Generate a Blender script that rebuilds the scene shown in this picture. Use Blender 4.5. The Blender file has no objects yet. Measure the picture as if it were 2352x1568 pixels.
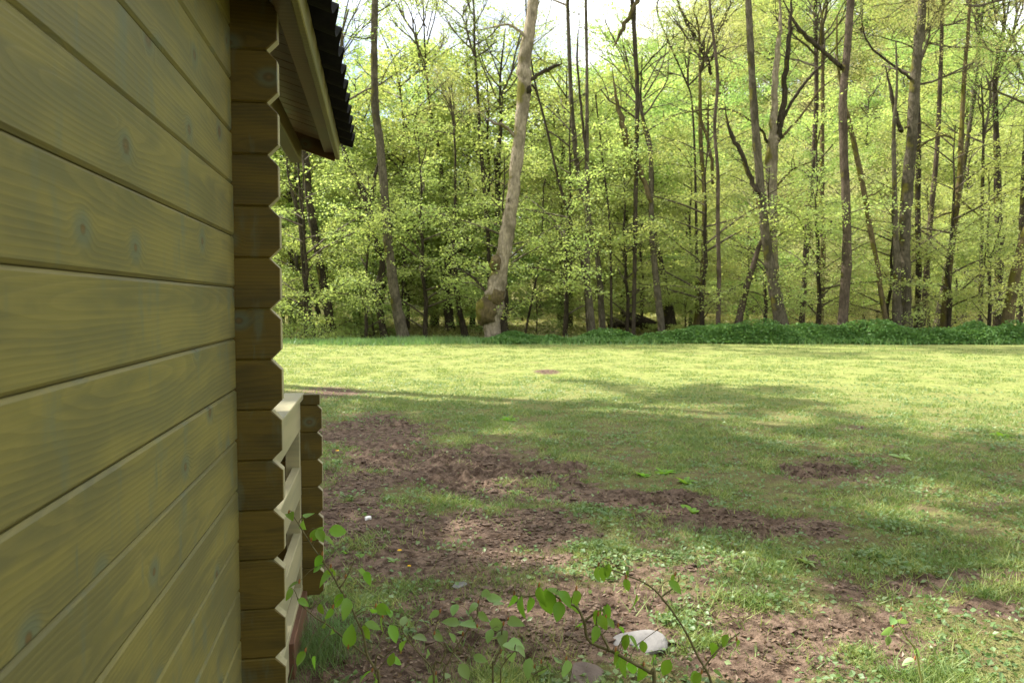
import bpy, bmesh, math, random
import numpy as np
from mathutils import Vector, Matrix

random.seed(7)
RNG = np.random.default_rng(11)
R = math.radians
SC = bpy.context.scene
COL = SC.collection

# ------------------------------------------------------------------ camera
CAM = np.array([0.0, 0.0, 1.55])
YAW, PITCH, FPX = R(10.0), R(2.92), 768.0
cd = bpy.data.cameras.new('camera')
cd.sensor_width = 36; cd.lens = 27.0
cd.clip_start = 0.05; cd.clip_end = 2000
cd.dof.use_dof = True; cd.dof.focus_distance = 2.3; cd.dof.aperture_fstop = 9.0
cam = bpy.data.objects.new('camera', cd)
cam.location = CAM; cam.rotation_euler = (R(90) - PITCH, 0, -YAW)
COL.objects.link(cam); SC.camera = cam
FWD = np.array([math.sin(YAW)*math.cos(PITCH), math.cos(YAW)*math.cos(PITCH), -math.sin(PITCH)])
RGT = np.array([math.cos(YAW), -math.sin(YAW), 0.0])
UPV = np.cross(RGT, FWD)

# ------------------------------------------------------------------ light
SUN_AZ, SUN_EL = R(-53), R(49)          # azimuth from +Y towards +X
sd = bpy.data.lights.new('sun', 'SUN')
sd.energy = 4.8; sd.angle = R(0.53); sd.color = (1.0, 0.95, 0.86)
sun = bpy.data.objects.new('sun', sd); COL.objects.link(sun)
sdir = Vector((math.cos(SUN_EL)*math.sin(SUN_AZ), math.cos(SUN_EL)*math.cos(SUN_AZ), math.sin(SUN_EL)))
sun.rotation_euler = sdir.to_track_quat('Z', 'Y').to_euler()
sun.location = (-20, 10, 30)

world = bpy.data.worlds.new('World'); SC.world = world; world.use_nodes = True
wn = world.node_tree; wn.nodes.clear()
sky = wn.nodes.new('ShaderNodeTexSky'); sky.sky_type = 'NISHITA'; sky.sun_disc = False
sky.sun_elevation = SUN_EL; sky.sun_rotation = SUN_AZ; sky.air_density = 1.0; sky.dust_density = 1.5
wtc = wn.nodes.new('ShaderNodeTexCoord')
wno = wn.nodes.new('ShaderNodeTexNoise'); wno.inputs['Scale'].default_value = 2.6; wno.inputs['Detail'].default_value = 8
wno.inputs['Roughness'].default_value = 0.6
wrp = wn.nodes.new('ShaderNodeMapRange'); wrp.inputs[1].default_value = 0.36; wrp.inputs[2].default_value = 0.54
wmx = wn.nodes.new('ShaderNodeMix'); wmx.data_type = 'RGBA'
wmx.inputs[7].default_value = (10.0, 10.1, 10.3, 1)
wbg = wn.nodes.new('ShaderNodeBackground'); wbg.inputs['Strength'].default_value = 0.09
wou = wn.nodes.new('ShaderNodeOutputWorld')
wn.links.new(wtc.outputs['Generated'], wno.inputs['Vector'])
wn.links.new(wno.outputs['Fac'], wrp.inputs[0]); wn.links.new(wrp.outputs[0], wmx.inputs[0])
wn.links.new(sky.outputs[0], wmx.inputs[6]); wn.links.new(wmx.outputs[2], wbg.inputs['Color'])
wn.links.new(wbg.outputs[0], wou.inputs[0])

SC.view_settings.view_transform = 'Standard'; SC.view_settings.look = 'None'
SC.view_settings.exposure = 1.43; SC.view_settings.gamma = 1.0
SC.cycles.use_denoising = True
SC.cycles.max_bounces = 12; SC.cycles.diffuse_bounces = 9; SC.cycles.transmission_bounces = 9
SC.cycles.glossy_bounces = 2; SC.cycles.sample_clamp_indirect = 6

# ------------------------------------------------------------------ helpers
def px_dir(px, py):
    return FWD + (px-512)/FPX*RGT + (341-py)/FPX*UPV
def at_depth(px, py, D):                 # D = depth along the view axis
    return CAM + px_dir(px, py)*D
def at_ground(px, py, z=0.0):
    d = px_dir(px, py); t = (z-CAM[2])/d[2]
    return CAM + d*t
def disp(x, y): return x*0.435374, y*0.435374      # measured at 2352 px wide
def to_px(P):
    v = P-CAM; d = v@FWD
    d = np.where(np.abs(d) < 1e-4, 1e-4, d)
    return 512+FPX*(v@RGT)/d, 341-FPX*(v@UPV)/d, d

def tag(o, label=None, cat=None, group=None, kind=None):
    if label: o['label'] = label
    if cat: o['category'] = cat
    if group: o['group'] = group
    if kind: o['kind'] = kind
    return o
def empty(name, loc=(0, 0, 0)):
    o = bpy.data.objects.new(name, None); o.location = loc; o.empty_display_size = .1
    COL.objects.link(o); return o
def link(name, me, parent=None, loc=None, rot=None, scale=None):
    o = bpy.data.objects.new(name, me); COL.objects.link(o)
    if parent is not None: o.parent = parent
    if loc is not None: o.location = loc
    if rot is not None: o.rotation_euler = rot
    if scale is not None: o.scale = scale
    return o
def mesh_np(name, V, F, mats, midx=None, smooth=False, attrs=None):
    """F: list of (n,k) int arrays."""
    me = bpy.data.meshes.new(name)
    V = np.asarray(V, np.float32)
    Fs = [np.asarray(f, np.int32) for f in F if len(f)]
    me.vertices.add(len(V)); me.vertices.foreach_set('co', V.ravel())
    nl = sum(f.size for f in Fs); npoly = sum(len(f) for f in Fs)
    me.loops.add(nl); me.polygons.add(npoly)
    me.loops.foreach_set('vertex_index', np.concatenate([f.ravel() for f in Fs]))
    tot = np.concatenate([np.full(len(f), f.shape[1], np.int32) for f in Fs])
    st = np.concatenate([[0], np.cumsum(tot)[:-1]]).astype(np.int32)
    me.polygons.foreach_set('loop_start', st)
    if midx is not None:
        me.polygons.foreach_set('material_index', np.concatenate([np.asarray(m, np.int32) for m in midx if len(m)]))
    me.polygons.foreach_set('use_smooth', np.full(npoly, smooth))
    if attrs:
        for k, a in attrs.items():
            at = me.attributes.new(k, 'FLOAT', 'POINT'); at.data.foreach_set('value', np.asarray(a, np.float32))
    for m in mats: me.materials.append(m)
    me.update(); me.validate()
    return me
class Acc:
    """gathers tubes and leaves into one mesh, material slots 0 = bark, 1 = leaf"""
    def __init__(s): s.V = []; s.Q = []; s.T = []; s.mq = []; s.mt = []; s.n = 0
    def add(s, V, F, mat):
        F = np.asarray(F)+s.n; s.V.append(V); s.n += len(V)
        if F.shape[1] == 4: s.Q.append(F); s.mq.append(np.full(len(F), mat))
        else: s.T.append(F); s.mt.append(np.full(len(F), mat))
    def mesh(s, name, mats, smooth=True):
        return mesh_np(name, np.concatenate(s.V), s.Q+s.T, mats, s.mq+s.mt, smooth)
def tube(pts, rad, sides=6, rough=0.0, rng=RNG):
    pts = np.asarray(pts, float); n = len(pts)
    rad = np.broadcast_to(np.asarray(rad, float), (n,))
    tg = np.gradient(pts, axis=0); tg /= np.linalg.norm(tg, axis=1)[:, None]+1e-9
    ref = np.array([0.0, 0, 1.0]) if abs(tg[:, 2]).mean() < .8 else np.array([1.0, 0, 0])
    a = np.cross(tg, ref); a /= np.linalg.norm(a, axis=1)[:, None]+1e-9
    b = np.cross(tg, a)
    th = np.linspace(0, 2*math.pi, sides, endpoint=False)
    rr = rad[:, None]*(1+rough*rng.normal(size=(n, sides)))
    V = pts[:, None]+rr[..., None]*(np.cos(th)[None, :, None]*a[:, None]+np.sin(th)[None, :, None]*b[:, None])
    V = V.reshape(-1, 3)
    i = np.arange(n-1)[:, None]*sides; j = np.arange(sides)[None]; k = (j+1) % sides
    F = np.stack([i+j, i+sides+j, i+sides+k, i+k], -1).reshape(-1, 4)
    return V, F
def smooth_line(P, n):
    """Catmull-Rom through rows of P (any columns)"""
    P = np.asarray(P, float)
    if len(P) < 3:
        t = np.linspace(0, 1, n)[:, None]; return P[0]*(1-t)+P[-1]*t
    E = np.vstack([2*P[0]-P[1], P, 2*P[-1]-P[-2]])
    out = []
    for u in np.linspace(0, len(P)-1-1e-6, n):
        i = int(u); t = u-i; a, b, c, d = E[i:i+4]
        out.append(.5*((2*b)+(-a+c)*t+(2*a-5*b+4*c-d)*t*t+(-a+3*b-3*c+d)*t**3))
    return np.array(out)
def leaf_quads(P, L, tilt=.5, wid=.6, rng=RNG, up=None):
    """diamond leaves lying roughly flat (tilt = spread of the normal)"""
    n = len(P); L = np.broadcast_to(np.asarray(L, float), (n,))[:, None]
    N = rng.normal(size=(n, 3))*tilt; N[:, 2] += 1; N /= np.linalg.norm(N, axis=1)[:, None]
    th = rng.uniform(0, 2*math.pi, n)
    A = np.stack([np.cos(th), np.sin(th), rng.normal(size=n)*.2-.15], 1)
    A -= (A*N).sum(1)[:, None]*N; A /= np.linalg.norm(A, axis=1)[:, None]+1e-9
    B = np.cross(N, A)
    V = np.stack([P-A*L*.5, P+B*L*wid*.5+N*L*.06, P+A*L*.5-N*L*.1, P-B*L*wid*.5+N*L*.06], 1).reshape(-1, 3)
    return V, np.arange(4*n).reshape(n, 4)

# value noise
_PT = np.random.default_rng(3).random(65536)
def vnoise(x, y):
    xi = np.floor(x).astype(np.int64); yi = np.floor(y).astype(np.int64)
    fx = x-xi; fy = y-yi; fx = fx*fx*(3-2*fx); fy = fy*fy*(3-2*fy)
    h = lambda a, b: _PT[(a*7919+b*104729+((a*b) % 131)*31) & 65535]
    return (h(xi, yi)*(1-fx)+h(xi+1, yi)*fx)*(1-fy)+(h(xi, yi+1)*(1-fx)+h(xi+1, yi+1)*fx)*fy
def fbm(x, y, o=4, g=.5):
    s = 0; a = 1; t = 0
    for k in range(o):
        s = s+a*vnoise(x*2**k+17.3*k, y*2**k-9.1*k); t += a; a *= g
    return s/t
def sstep(a, b, x):
    t = np.clip((x-a)/(b-a), 0, 1); return t*t*(3-2*t)

# ------------------------------------------------------------------ materials
class NT:
    def __init__(s, name):
        s.m = bpy.data.materials.new(name); s.m.use_nodes = True; s.t = s.m.node_tree; s.t.nodes.clear()
        s.out = s.t.nodes.new('ShaderNodeOutputMaterial')
    def n(s, typ, **kw):
        nd = s.t.nodes.new(typ)
        for k, v in kw.items():
            if k.startswith('i_'):
                key = k[2:]; key = int(key) if key.isdigit() else key
                s.set(nd.inputs[key], v)
            else: setattr(nd, k, v)
        return nd
    def set(s, inp, v):
        if isinstance(v, bpy.types.NodeSocket): s.t.links.new(v, inp)
        elif isinstance(v, tuple) and len(v) == 3 and inp.type == 'RGBA': inp.default_value = (*v, 1)
        else: inp.default_value = v
    def math(s, op, a, b=None, c=None, clamp=False):
        nd = s.n('ShaderNodeMath', operation=op, use_clamp=clamp); s.set(nd.inputs[0], a)
        if b is not None: s.set(nd.inputs[1], b)
        if c is not None: s.set(nd.inputs[2], c)
        return nd.outputs[0]
    def mix(s, f, a, b, blend='MIX'):
        nd = s.n('ShaderNodeMix', data_type='RGBA', blend_type=blend)
        s.set(nd.inputs[0], f); s.set(nd.inputs[6], a); s.set(nd.inputs[7], b); return nd.outputs[2]
    def noise(s, vec, scale, detail=3, rough=.5, dist=0):
        nd = s.n('ShaderNodeTexNoise'); s.set(nd.inputs['Scale'], scale); s.set(nd.inputs['Detail'], detail)
        s.set(nd.inputs['Roughness'], rough); s.set(nd.inputs['Distortion'], dist)
        if vec is not None: s.set(nd.inputs['Vector'], vec)
        return nd.outputs['Fac']
    def ramp(s, v, a, b, lo=0.0, hi=1.0):
        nd = s.n('ShaderNodeMapRange', interpolation_type='SMOOTHSTEP')
        for i, q in enumerate((v, a, b, lo, hi)): s.set(nd.inputs[i], q)
        return nd.outputs[0]
    def xyz(s, x, y, z):
        nd = s.n('ShaderNodeCombineXYZ'); s.set(nd.inputs[0], x); s.set(nd.inputs[1], y); s.set(nd.inputs[2], z); return nd.outputs[0]
    def bump(s, h, strength=.3, dist=.01):
        nd = s.n('ShaderNodeBump'); s.set(nd.inputs['Height'], h); nd.inputs['Strength'].default_value = strength
        nd.inputs['Distance'].default_value = dist; return nd.outputs[0]
    def bsdf(s, col, rough=.7, normal=None, spec=.3):
        nd = s.n('ShaderNodeBsdfPrincipled'); s.set(nd.inputs['Base Color'], col); s.set(nd.inputs['Roughness'], rough)
        s.set(nd.inputs['Specular IOR Level'], spec)
        if normal is not None: s.set(nd.inputs['Normal'], normal)
        return nd.outputs[0]
    def end(s, sh): s.t.links.new(sh, s.out.inputs[0]); return s.m

def mat_wood(name, base, dark, pale, ring=.38, knots=True, stain=True, rough=.5):
    t = NT(name)
    ob = t.n('ShaderNodeTexCoord').outputs['Object']; sp = t.n('ShaderNodeSeparateXYZ'); t.set(sp.inputs[0], ob)
    rnd = t.n('ShaderNodeObjectInfo').outputs['Random']
    u = t.math('MULTIPLY_ADD', rnd, 53.0, sp.outputs[0]); v = sp.outputs[2]; w = sp.outputs[1]
    nu = t.noise(t.xyz(u, t.math('MULTIPLY', rnd, 9.0), 0.0), 1.1, 1)
    nv = t.noise(t.xyz(t.math('ADD', u, 31.0), v, 0.0), 1.3, 2)
    v0 = t.math('MULTIPLY_ADD', rnd, .13, -.125)
    vv = t.math('ADD', t.math('ADD', v, v0), t.math('MULTIPLY_ADD', nv, .05, -.025))
    ww = t.math('ADD', t.math('MULTIPLY_ADD', nu, .16, -.05), t.math('MULTIPLY', w, .6))
    # knots
    kv = t.n('ShaderNodeTexVoronoi', voronoi_dimensions='2D')
    t.set(kv.inputs['Vector'], t.xyz(t.math('MULTIPLY', u, 4.4), t.math('MULTIPLY_ADD', rnd, 70., t.math('MULTIPLY', v, 5.6)), 0.0))
    kv.inputs['Scale'].default_value = 1.0
    kd = kv.outputs['Distance']
    kr = t.n('ShaderNodeSeparateColor'); t.set(kr.inputs[0], kv.outputs['Color'])
    kd = t.math('ADD', kd, t.math('MULTIPLY', t.math('GREATER_THAN', kr.outputs[0], .6), 5.0))
    kn = t.ramp(kd, .03, .26, 1., 0.)
    r = t.math('SQRT', t.math('ADD', t.math('MULTIPLY', vv, vv), t.math('MULTIPLY', ww, ww)))
    if knots: r = t.math('ADD', r, t.math('MULTIPLY', kn, .018))
    fine = t.noise(t.xyz(t.math('MULTIPLY', u, 6.), t.math('MULTIPLY', v, 60.), w), 1.0, 3)
    r = t.math('MULTIPLY_ADD', fine, .004, r)
    fr = t.math('FRACT', t.math('MULTIPLY', r, 120.))
    line = t.math('MULTIPLY', t.ramp(fr, .15, .85), t.ramp(fr, .86, 1.0, 1., 0.))
    blot = t.noise(t.xyz(t.math('MULTIPLY', u, 1.6), t.math('MULTIPLY', v, 7.), w), 1.6, 4, .6)
    col = t.mix(t.ramp(blot, .40, .62), dark, base)
    col = t.mix(t.math('MULTIPLY', line, t.math('MULTIPLY', t.ramp(blot, .25, .6, .3, 1.), ring)), col, pale)
    fib = t.noise(t.xyz(t.math('MULTIPLY', u, 4.), t.math('MULTIPLY', v, 320.), w), 1.0, 2)
    col = t.mix(t.ramp(fib, .3, .8, 0., .35), col, dark)
    if stain:
        st = t.noise(t.xyz(t.math('MULTIPLY', u, 17.), t.math('MULTIPLY', v, 4.5), t.math('MULTIPLY', rnd, 40.)), 1.0, 3, .55)
        col = t.mix(t.ramp(st, .56, .74, 0., .5), col, (.105, .13, .095))
        st2 = t.noise(t.xyz(t.math('MULTIPLY', u, 40.), t.math('MULTIPLY', v, 6.0), t.math('MULTIPLY', rnd, 90.)), 1.0, 2, .5)
        col = t.mix(t.ramp(st2, .70, .78, 0., .6), col, (.10, .12, .08))
        st3 = t.noise(t.xyz(t.math('MULTIPLY', u, 7.), t.math('MULTIPLY', v, 9.0), t.math('MULTIPLY', rnd, 11.)), 1.0, 4, .6)
        col = t.mix(t.ramp(st3, .56, .75, 0., .35), col, pale)
    if knots:
        col = t.mix(t.ramp(kd, .06, .20, .65, 0.), col, (.10, .125, .09))
        col = t.mix(t.ramp(kd, t.math('MULTIPLY_ADD', kr.outputs[1], .035, .018), t.math('MULTIPLY_ADD', kr.outputs[1], .06, .05), .9, 0.), col, (.085, .058, .022))
        col = t.mix(t.ramp(kd, .015, .035, .6, 0.), col, (.15, .09, .035))
    hb = t.math('ADD', t.math('MULTIPLY', line, .5), fib)
    rg = t.math('MULTIPLY_ADD', blot, .25, rough-.12)
    return t.end(t.bsdf(col, rg, t.bump(hb, .25, .0012), .35))

def mat_bark(name, a, b, moss=.0, scale=6.):
    t = NT(name)
    g = t.n('ShaderNodeTexCoord').outputs['Object']
    mp = t.n('ShaderNodeMapping'); t.set(mp.inputs[0], g); mp.inputs['Scale'].default_value = (1, 1, .28)
    n1 = t.noise(mp.outputs[0], scale*3, 5, .65, .5); n2 = t.noise(g, 1.3, 4, .6)
    n3 = t.noise(g, 3.5, 4, .7)
    col = t.mix(t.ramp(n1, .36, .64), a, b)
    col = t.mix(t.ramp(n2, .45, .62, 0., .7), col, (a[0]*.55, a[1]*.55, a[2]*.5))
    col = t.mix(t.ramp(n3, .62, .7, 0., .5), col, (b[0]*1.25, b[1]*1.25, b[2]*1.2))
    if moss > 0:
        nz = t.n('ShaderNodeSeparateXYZ'); t.set(nz.inputs[0], t.n('ShaderNodeNewGeometry').outputs['Normal'])
        mz = t.math('ADD', n2, t.math('MULTIPLY', nz.outputs[0], -.16))
        col = t.mix(t.ramp(mz, .72-.3*moss, .86-.3*moss, 0., .9), col, (.11, .10, .018))
    return t.end(t.bsdf(col, .9, t.bump(n1, 1., .05), .1))

def mat_leaf(name, c1, c2, c3, trans=.5, gloss=.35, nsc=.35, namt=.6):
    t = NT(name)
    isl = t.n('ShaderNodeNewGeometry').outputs['Random Per Island']
    pos = t.n('ShaderNodeNewGeometry').outputs['Position']
    ornd = t.n('ShaderNodeObjectInfo').outputs['Random']
    big = t.noise(pos, nsc, 3)
    col = t.mix(t.ramp(isl, .0, 1.), c1, c2)
    col = t.mix(t.ramp(big, .38, .62, 0., namt), col, c3)
    hs = t.n('ShaderNodeHueSaturation'); t.set(hs.inputs['Color'], col)
    t.set(hs.inputs['Hue'], t.math('MULTIPLY_ADD', ornd, .03, .485)); t.set(hs.inputs['Value'], t.math('MULTIPLY_ADD', ornd, .35, .82))
    col = hs.outputs[0]
    d = t.bsdf(col, .5, None, gloss)
    tr = t.n('ShaderNodeBsdfTranslucent'); t.set(tr.inputs[0], t.mix(1.0, col, (1.45, 1.4, 1.0), 'MULTIPLY'))
    mx = t.n('ShaderNodeMixShader'); mx.inputs[0].default_value = trans
    t.t.links.new(d, mx.inputs[1]); t.t.links.new(tr.outputs[0], mx.inputs[2])
    return t.end(mx.outputs[0])

def mat_plain(name, a, b, scale=8., rough=.8, bump=.3):
    t = NT(name); g = t.n('ShaderNodeTexCoord').outputs['Object']
    n = t.noise(g, scale, 5, .6)
    return t.end(t.bsdf(t.mix(t.ramp(n, .3, .7), a, b), rough, t.bump(n, bump, .01), .25))

M = {}
M['olive'] = mat_wood('olive_stained_wood', (.190, .163, .048), (.125, .114, .047), (.26, .215, .066))
M['olive_shaded'] = mat_wood('olive_log_shade_toned', (.125, .084, .013), (.07, .05, .011), (.16, .105, .016), ring=.4)  # same olive stain, with the shade on the camera-facing logs put into its colour
M['endgrain'] = mat_wood('cut_end_wood', (.36, .32, .19), (.29, .26, .17), (.42, .36, .22), knots=False, stain=False)
M['soffit'] = mat_wood('roof_board_wood', (.15, .09, .035), (.09, .055, .022), (.19, .12, .05), stain=False)
M['rail'] = mat_wood('rail_wood_light_toned', (.36, .32, .19), (.28, .26, .16), (.42, .36, .2), knots=False)  # railing boards lightened: sun and sky reflection put into the colour
M['redwood'] = mat_wood('red_brown_wood', (.16, .07, .04), (.1, .05, .03), (.2, .1, .06), stain=False)
M['black'] = mat_plain('black_bitumen_sheet', (.004, .004, .004), (.008, .0075, .007), 40, .95)
M['core'] = mat_plain('inner_wall', (.12, .1, .05), (.15, .12, .06), 3)
M['bark_pale'] = mat_bark('pale_grey_bark', (.16, .132, .092), (.30, .25, .18), .3, 4)
M['bark_grey'] = mat_bark('grey_brown_bark', (.056, .048, .032), (.118, .10, .068), .22)
M['bark_dark'] = mat_bark('dark_bark', (.03, .024, .016), (.065, .052, .034), .2)
M['bark_red'] = mat_bark('red_grey_bark', (.060, .046, .033), (.112, .085, .061), .06)
M['bark_moss'] = mat_bark('mossy_bark', (.07, .055, .028), (.13, .10, .048), .45)
M['twig'] = mat_plain('twig_bark', (.05, .04, .025), (.1, .08, .05), 20)
M['leaf_y'] = mat_leaf('fresh_beech_leaf', (.33, .40, .125), (.43, .48, .17), (.28, .37, .12), .52)
M['leaf_g'] = mat_leaf('green_tree_leaf', (.25, .36, .11), (.34, .43, .14), (.21, .33, .10), .52)
M['leaf_o'] = mat_leaf('olive_budding_leaf', (.33, .335, .15), (.42, .41, .20), (.29, .32, .14), .5)
M['leaf_d'] = mat_leaf('dark_nettle_leaf', (.08, .19, .045), (.15, .27, .07), (.12, .24, .06), .35)
M['leaf_s'] = mat_leaf('sapling_leaf', (.17, .34, .03), (.24, .40, .04), (.16, .33, .03), .5, .5)
M['leaf_sp'] = mat_leaf('pale_sapling_leaf', (.22, .34, .09), (.28, .38, .12), (.2, .33, .1), .4, .6)
M['grass'] = mat_leaf('meadow_grass', (.15, .23, .06), (.36, .40, .145), (.10, .19, .05), .35, .3, 3.4, .6)
M['grass_b'] = mat_leaf('bank_grass', (.11, .21, .06), (.22, .31, .11), (.13, .25, .08), .35, .6, 2.0)
M['herb'] = mat_leaf('wood_floor_herb', (.20, .24, .06), (.30, .30, .10), (.2, .18, .08), .35)
M['litter'] = mat_leaf('dry_leaf_litter', (.14, .085, .05), (.26, .18, .11), (.16, .11, .07), .1)
M['stone'] = mat_plain('pale_stone', (.15, .142, .138), (.235, .222, .21), 12, .8, .5)
M['rock'] = mat_plain('brown_rock', (.09, .066, .054), (.15, .115, .095), 14, .9, .5)
M['bud'] = mat_plain('orange_bud_scale', (.30, .12, .04), (.40, .18, .06), 60)
M['stem_g'] = mat_plain('green_brown_stem', (.11, .095, .045), (.19, .16, .075), 60)
M['yellow'] = mat_plain('dandelion_petal', (.75, .42, .02), (.8, .5, .03), 60)
M['white'] = mat_plain('white_petal', (.75, .74, .72), (.8, .8, .78), 60)

# ------------------------------------------------------------------ terrain
def terrain(x, y):
    d = x*math.sin(YAW)+y*math.cos(YAW); s = x*math.cos(YAW)-y*math.sin(YAW)
    z = (fbm(x*.12+5, y*.12, 3)-.5)*.16*sstep(6, 14, d)
    z = z-.95*np.exp(-((d-33.8-.5*np.sin(s*.3))/1.7)**2)
    z = z+.035*np.maximum(d-38, 0)*(d < 400)
    hill = 2+34*sstep(0, 34, s)
    z = z+hill*sstep(56, 150, d)**1.0
    z = z+(fbm(x*.2, y*.2, 3)-.5)*.7*sstep(36, 45, d)
    return z
DIRT = [(760, 900, 150, 22, .75), (880, 985, 190, 50, .8), (1060, 1060, 260, 40, .65), (830, 1135, 140, 60, .8),
        (1150, 1212, 330, 46, 1.25), (980, 1290, 320, 46, .95), (1080, 1400, 400, 50, 1.1), (1180, 1480, 380, 60, 1.0),
        (800, 1440, 140, 50, 1.0), (1480, 1150, 220, 26, .75), (1800, 1195, 180, 28, .75), (2060, 1345, 330, 50, .95),
        (1900, 1285, 160, 26, .6), (2310, 1380, 130, 40, .9), (1880, 1070, 140, 24, .7), (1255, 851, 34, 6, .9),
        (1820, 1440, 240, 40, .65), (2330, 1240, 80, 20, .6), (1950, 980, 90, 9, .5), (1400, 1040, 160, 26, .5), (1700, 1300, 150, 30, .55),
        (2000, 930, 120, 8, .4), (1640, 920, 90, 7, .4), (900, 1530, 300, 46, 1.0), (1700, 1520, 220, 40, .75)]
def dirtmap(x, y):
    P = np.stack([x, y, np.zeros_like(x)], 1); px, py, d = to_px(P)
    px = px/.435374; py = py/.435374
    g = np.zeros(len(x))
    ok = d > .5
    for cx, cy, rx, ry, a in DIRT:
        q = ((px-cx)/rx)**2+((py-cy)/ry)**2
        g = np.maximum(g, np.where(ok, a*np.exp(-q*.9), 0))
    near = sstep(13, 5, np.hypot(x, y))
    g = g*1.22+.30*near
    n = fbm(x*1.3+3, y*1.3, 5, .6)
    n2 = fbm(x*4.5+13, y*4.5, 3, .6)
    return np.clip((g-.40)*1.15+(n-.5)*2.9*(.35+.65*near)+(n2-.5)*1.3*near, 0, 1)

def axis(segs):
    out = [segs[0][0]]
    for a, b, st in segs:
        n = max(1, int(round((b-a)/st))); out += list(np.linspace(a, b, n+1)[1:])
    return np.array(out)
gx = axis([(-420, -120, 30), (-120, -30, 4), (-30, -4, .6), (-4, -1, .12), (-1, 5, .03), (5, 9, .07), (9, 40, .4), (40, 120, 4), (120, 420, 30)])
gy = axis([(-120, -10, 10), (-10, 1.5, .8), (1.5, 7.5, .03), (7.5, 14, .07), (14, 60, .35), (60, 160, 3), (160, 520, 30)])
X, Y = np.meshgrid(gx, gy); xs = X.ravel(); ys = Y.ravel()
dm = dirtmap(xs, ys)
zs = terrain(xs, ys)
rr_ = np.hypot(xs, ys); nearw = sstep(16, 8, rr_)
cl = fbm(xs*9, ys*9, 4, .6); cl2 = fbm(xs*2.2, ys*2.2, 3)
zs = zs+nearw*((cl-.5)*.19*dm*(.12+.88*sstep(4.2, 5.6, rr_))*sstep(.35, .6, fbm(xs*.9+40, ys*.9, 2))+(cl-.5)*.045+(cl2-.5)*.07)
under_hut = (xs < -.2) & (xs > -4) & (ys < 4.2) & (ys > -2)
zs = np.where(under_hut, np.minimum(zs, -.01), zs)
nx_, ny_ = len(gx), len(gy)
ii = (np.arange(ny_-1)[:, None]*nx_+np.arange(nx_-1)[None]).ravel()
GF = np.stack([ii, ii+1, ii+nx_+1, ii+nx_], 1)

def mat_ground():
    t = NT('meadow_ground'); pos = t.n('ShaderNodeNewGeometry').outputs['Position']
    at = t.n('ShaderNodeAttribute', attribute_name='dirt').outputs['Fac']
    wd = t.n('ShaderNodeAttribute', attribute_name='wood').outputs['Fac']
    n1 = t.noise(pos, 14, 6, .65); n2 = t.noise(pos, 70, 4, .6); n3 = t.noise(pos, 1.2, 5, .6); n4 = t.noise(pos, 5, 5, .6)
    soil = t.mix(t.ramp(n1, .36, .64), (.058, .037, .025), (.205, .142, .102))
    soil = t.mix(t.ramp(n2, .55, .75, 0., .5), soil, (.23, .165, .12))
    soil = t.mix(t.ramp(n3, .42, .62, 0., .35), soil, (.07, .045, .035))
    gr = t.mix(t.ramp(n4, .3, .7), (.12, .15, .04), (.27, .31, .085))
    gr = t.mix(t.ramp(n2, .45, .62, 0., .7), gr, (.34, .35, .13))
    gr = t.mix(t.ramp(n3, .45, .7, 0., .4), gr, (.20, .17, .07))
    nr = t.n('ShaderNodeAttribute', attribute_name='near').outputs['Fac']
    gr = t.mix(t.math('MULTIPLY', nr, t.ramp(n4, .35, .6, .35, .9)), gr, (.115, .085, .048))
    f = t.ramp(t.math('ADD', at, t.math('MULTIPLY_ADD', n1, 1.1, -.55)), .02, .5)
    col = t.mix(f, gr, soil)
    wl = t.mix(t.ramp(n4, .3, .65), (.13, .10, .05), (.21, .22, .07))
    col = t.mix(wd, col, wl)
    h = t.math('ADD', n1, t.math('MULTIPLY', n2, .4))
    return t.end(t.bsdf(col, .95, t.bump(h, 1., .04), .08))
dd_ = xs*math.sin(YAW)+ys*math.cos(YAW)
wood_a = sstep(29.5, 31.5, dd_)
gme = mesh_np('meadow', np.stack([xs, ys, zs], 1), [GF], [mat_ground()], None, True, {'dirt': dm, 'wood': wood_a, 'near': sstep(17, 8, rr_)})
tag(link('ground', gme), kind='structure')

from mathutils.interpolate import poly_3d_calc  # noqa
def zat(x, y):
    """height of the ground sheet incl. its fine relief (bilinear on the grid)"""
    x = np.atleast_1d(np.asarray(x, float)); y = np.atleast_1d(np.asarray(y, float))
    i = np.clip(np.searchsorted(gx, x)-1, 0, nx_-2); j = np.clip(np.searchsorted(gy, y)-1, 0, ny_-2)
    fx = (x-gx[i])/(gx[i+1]-gx[i]); fy = (y-gy[j])/(gy[j+1]-gy[j]); Z = zs.reshape(ny_, nx_)
    return (Z[j, i]*(1-fx)+Z[j, i+1]*fx)*(1-fy)+(Z[j+1, i]*(1-fx)+Z[j+1, i+1]*fx)*fy

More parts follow.
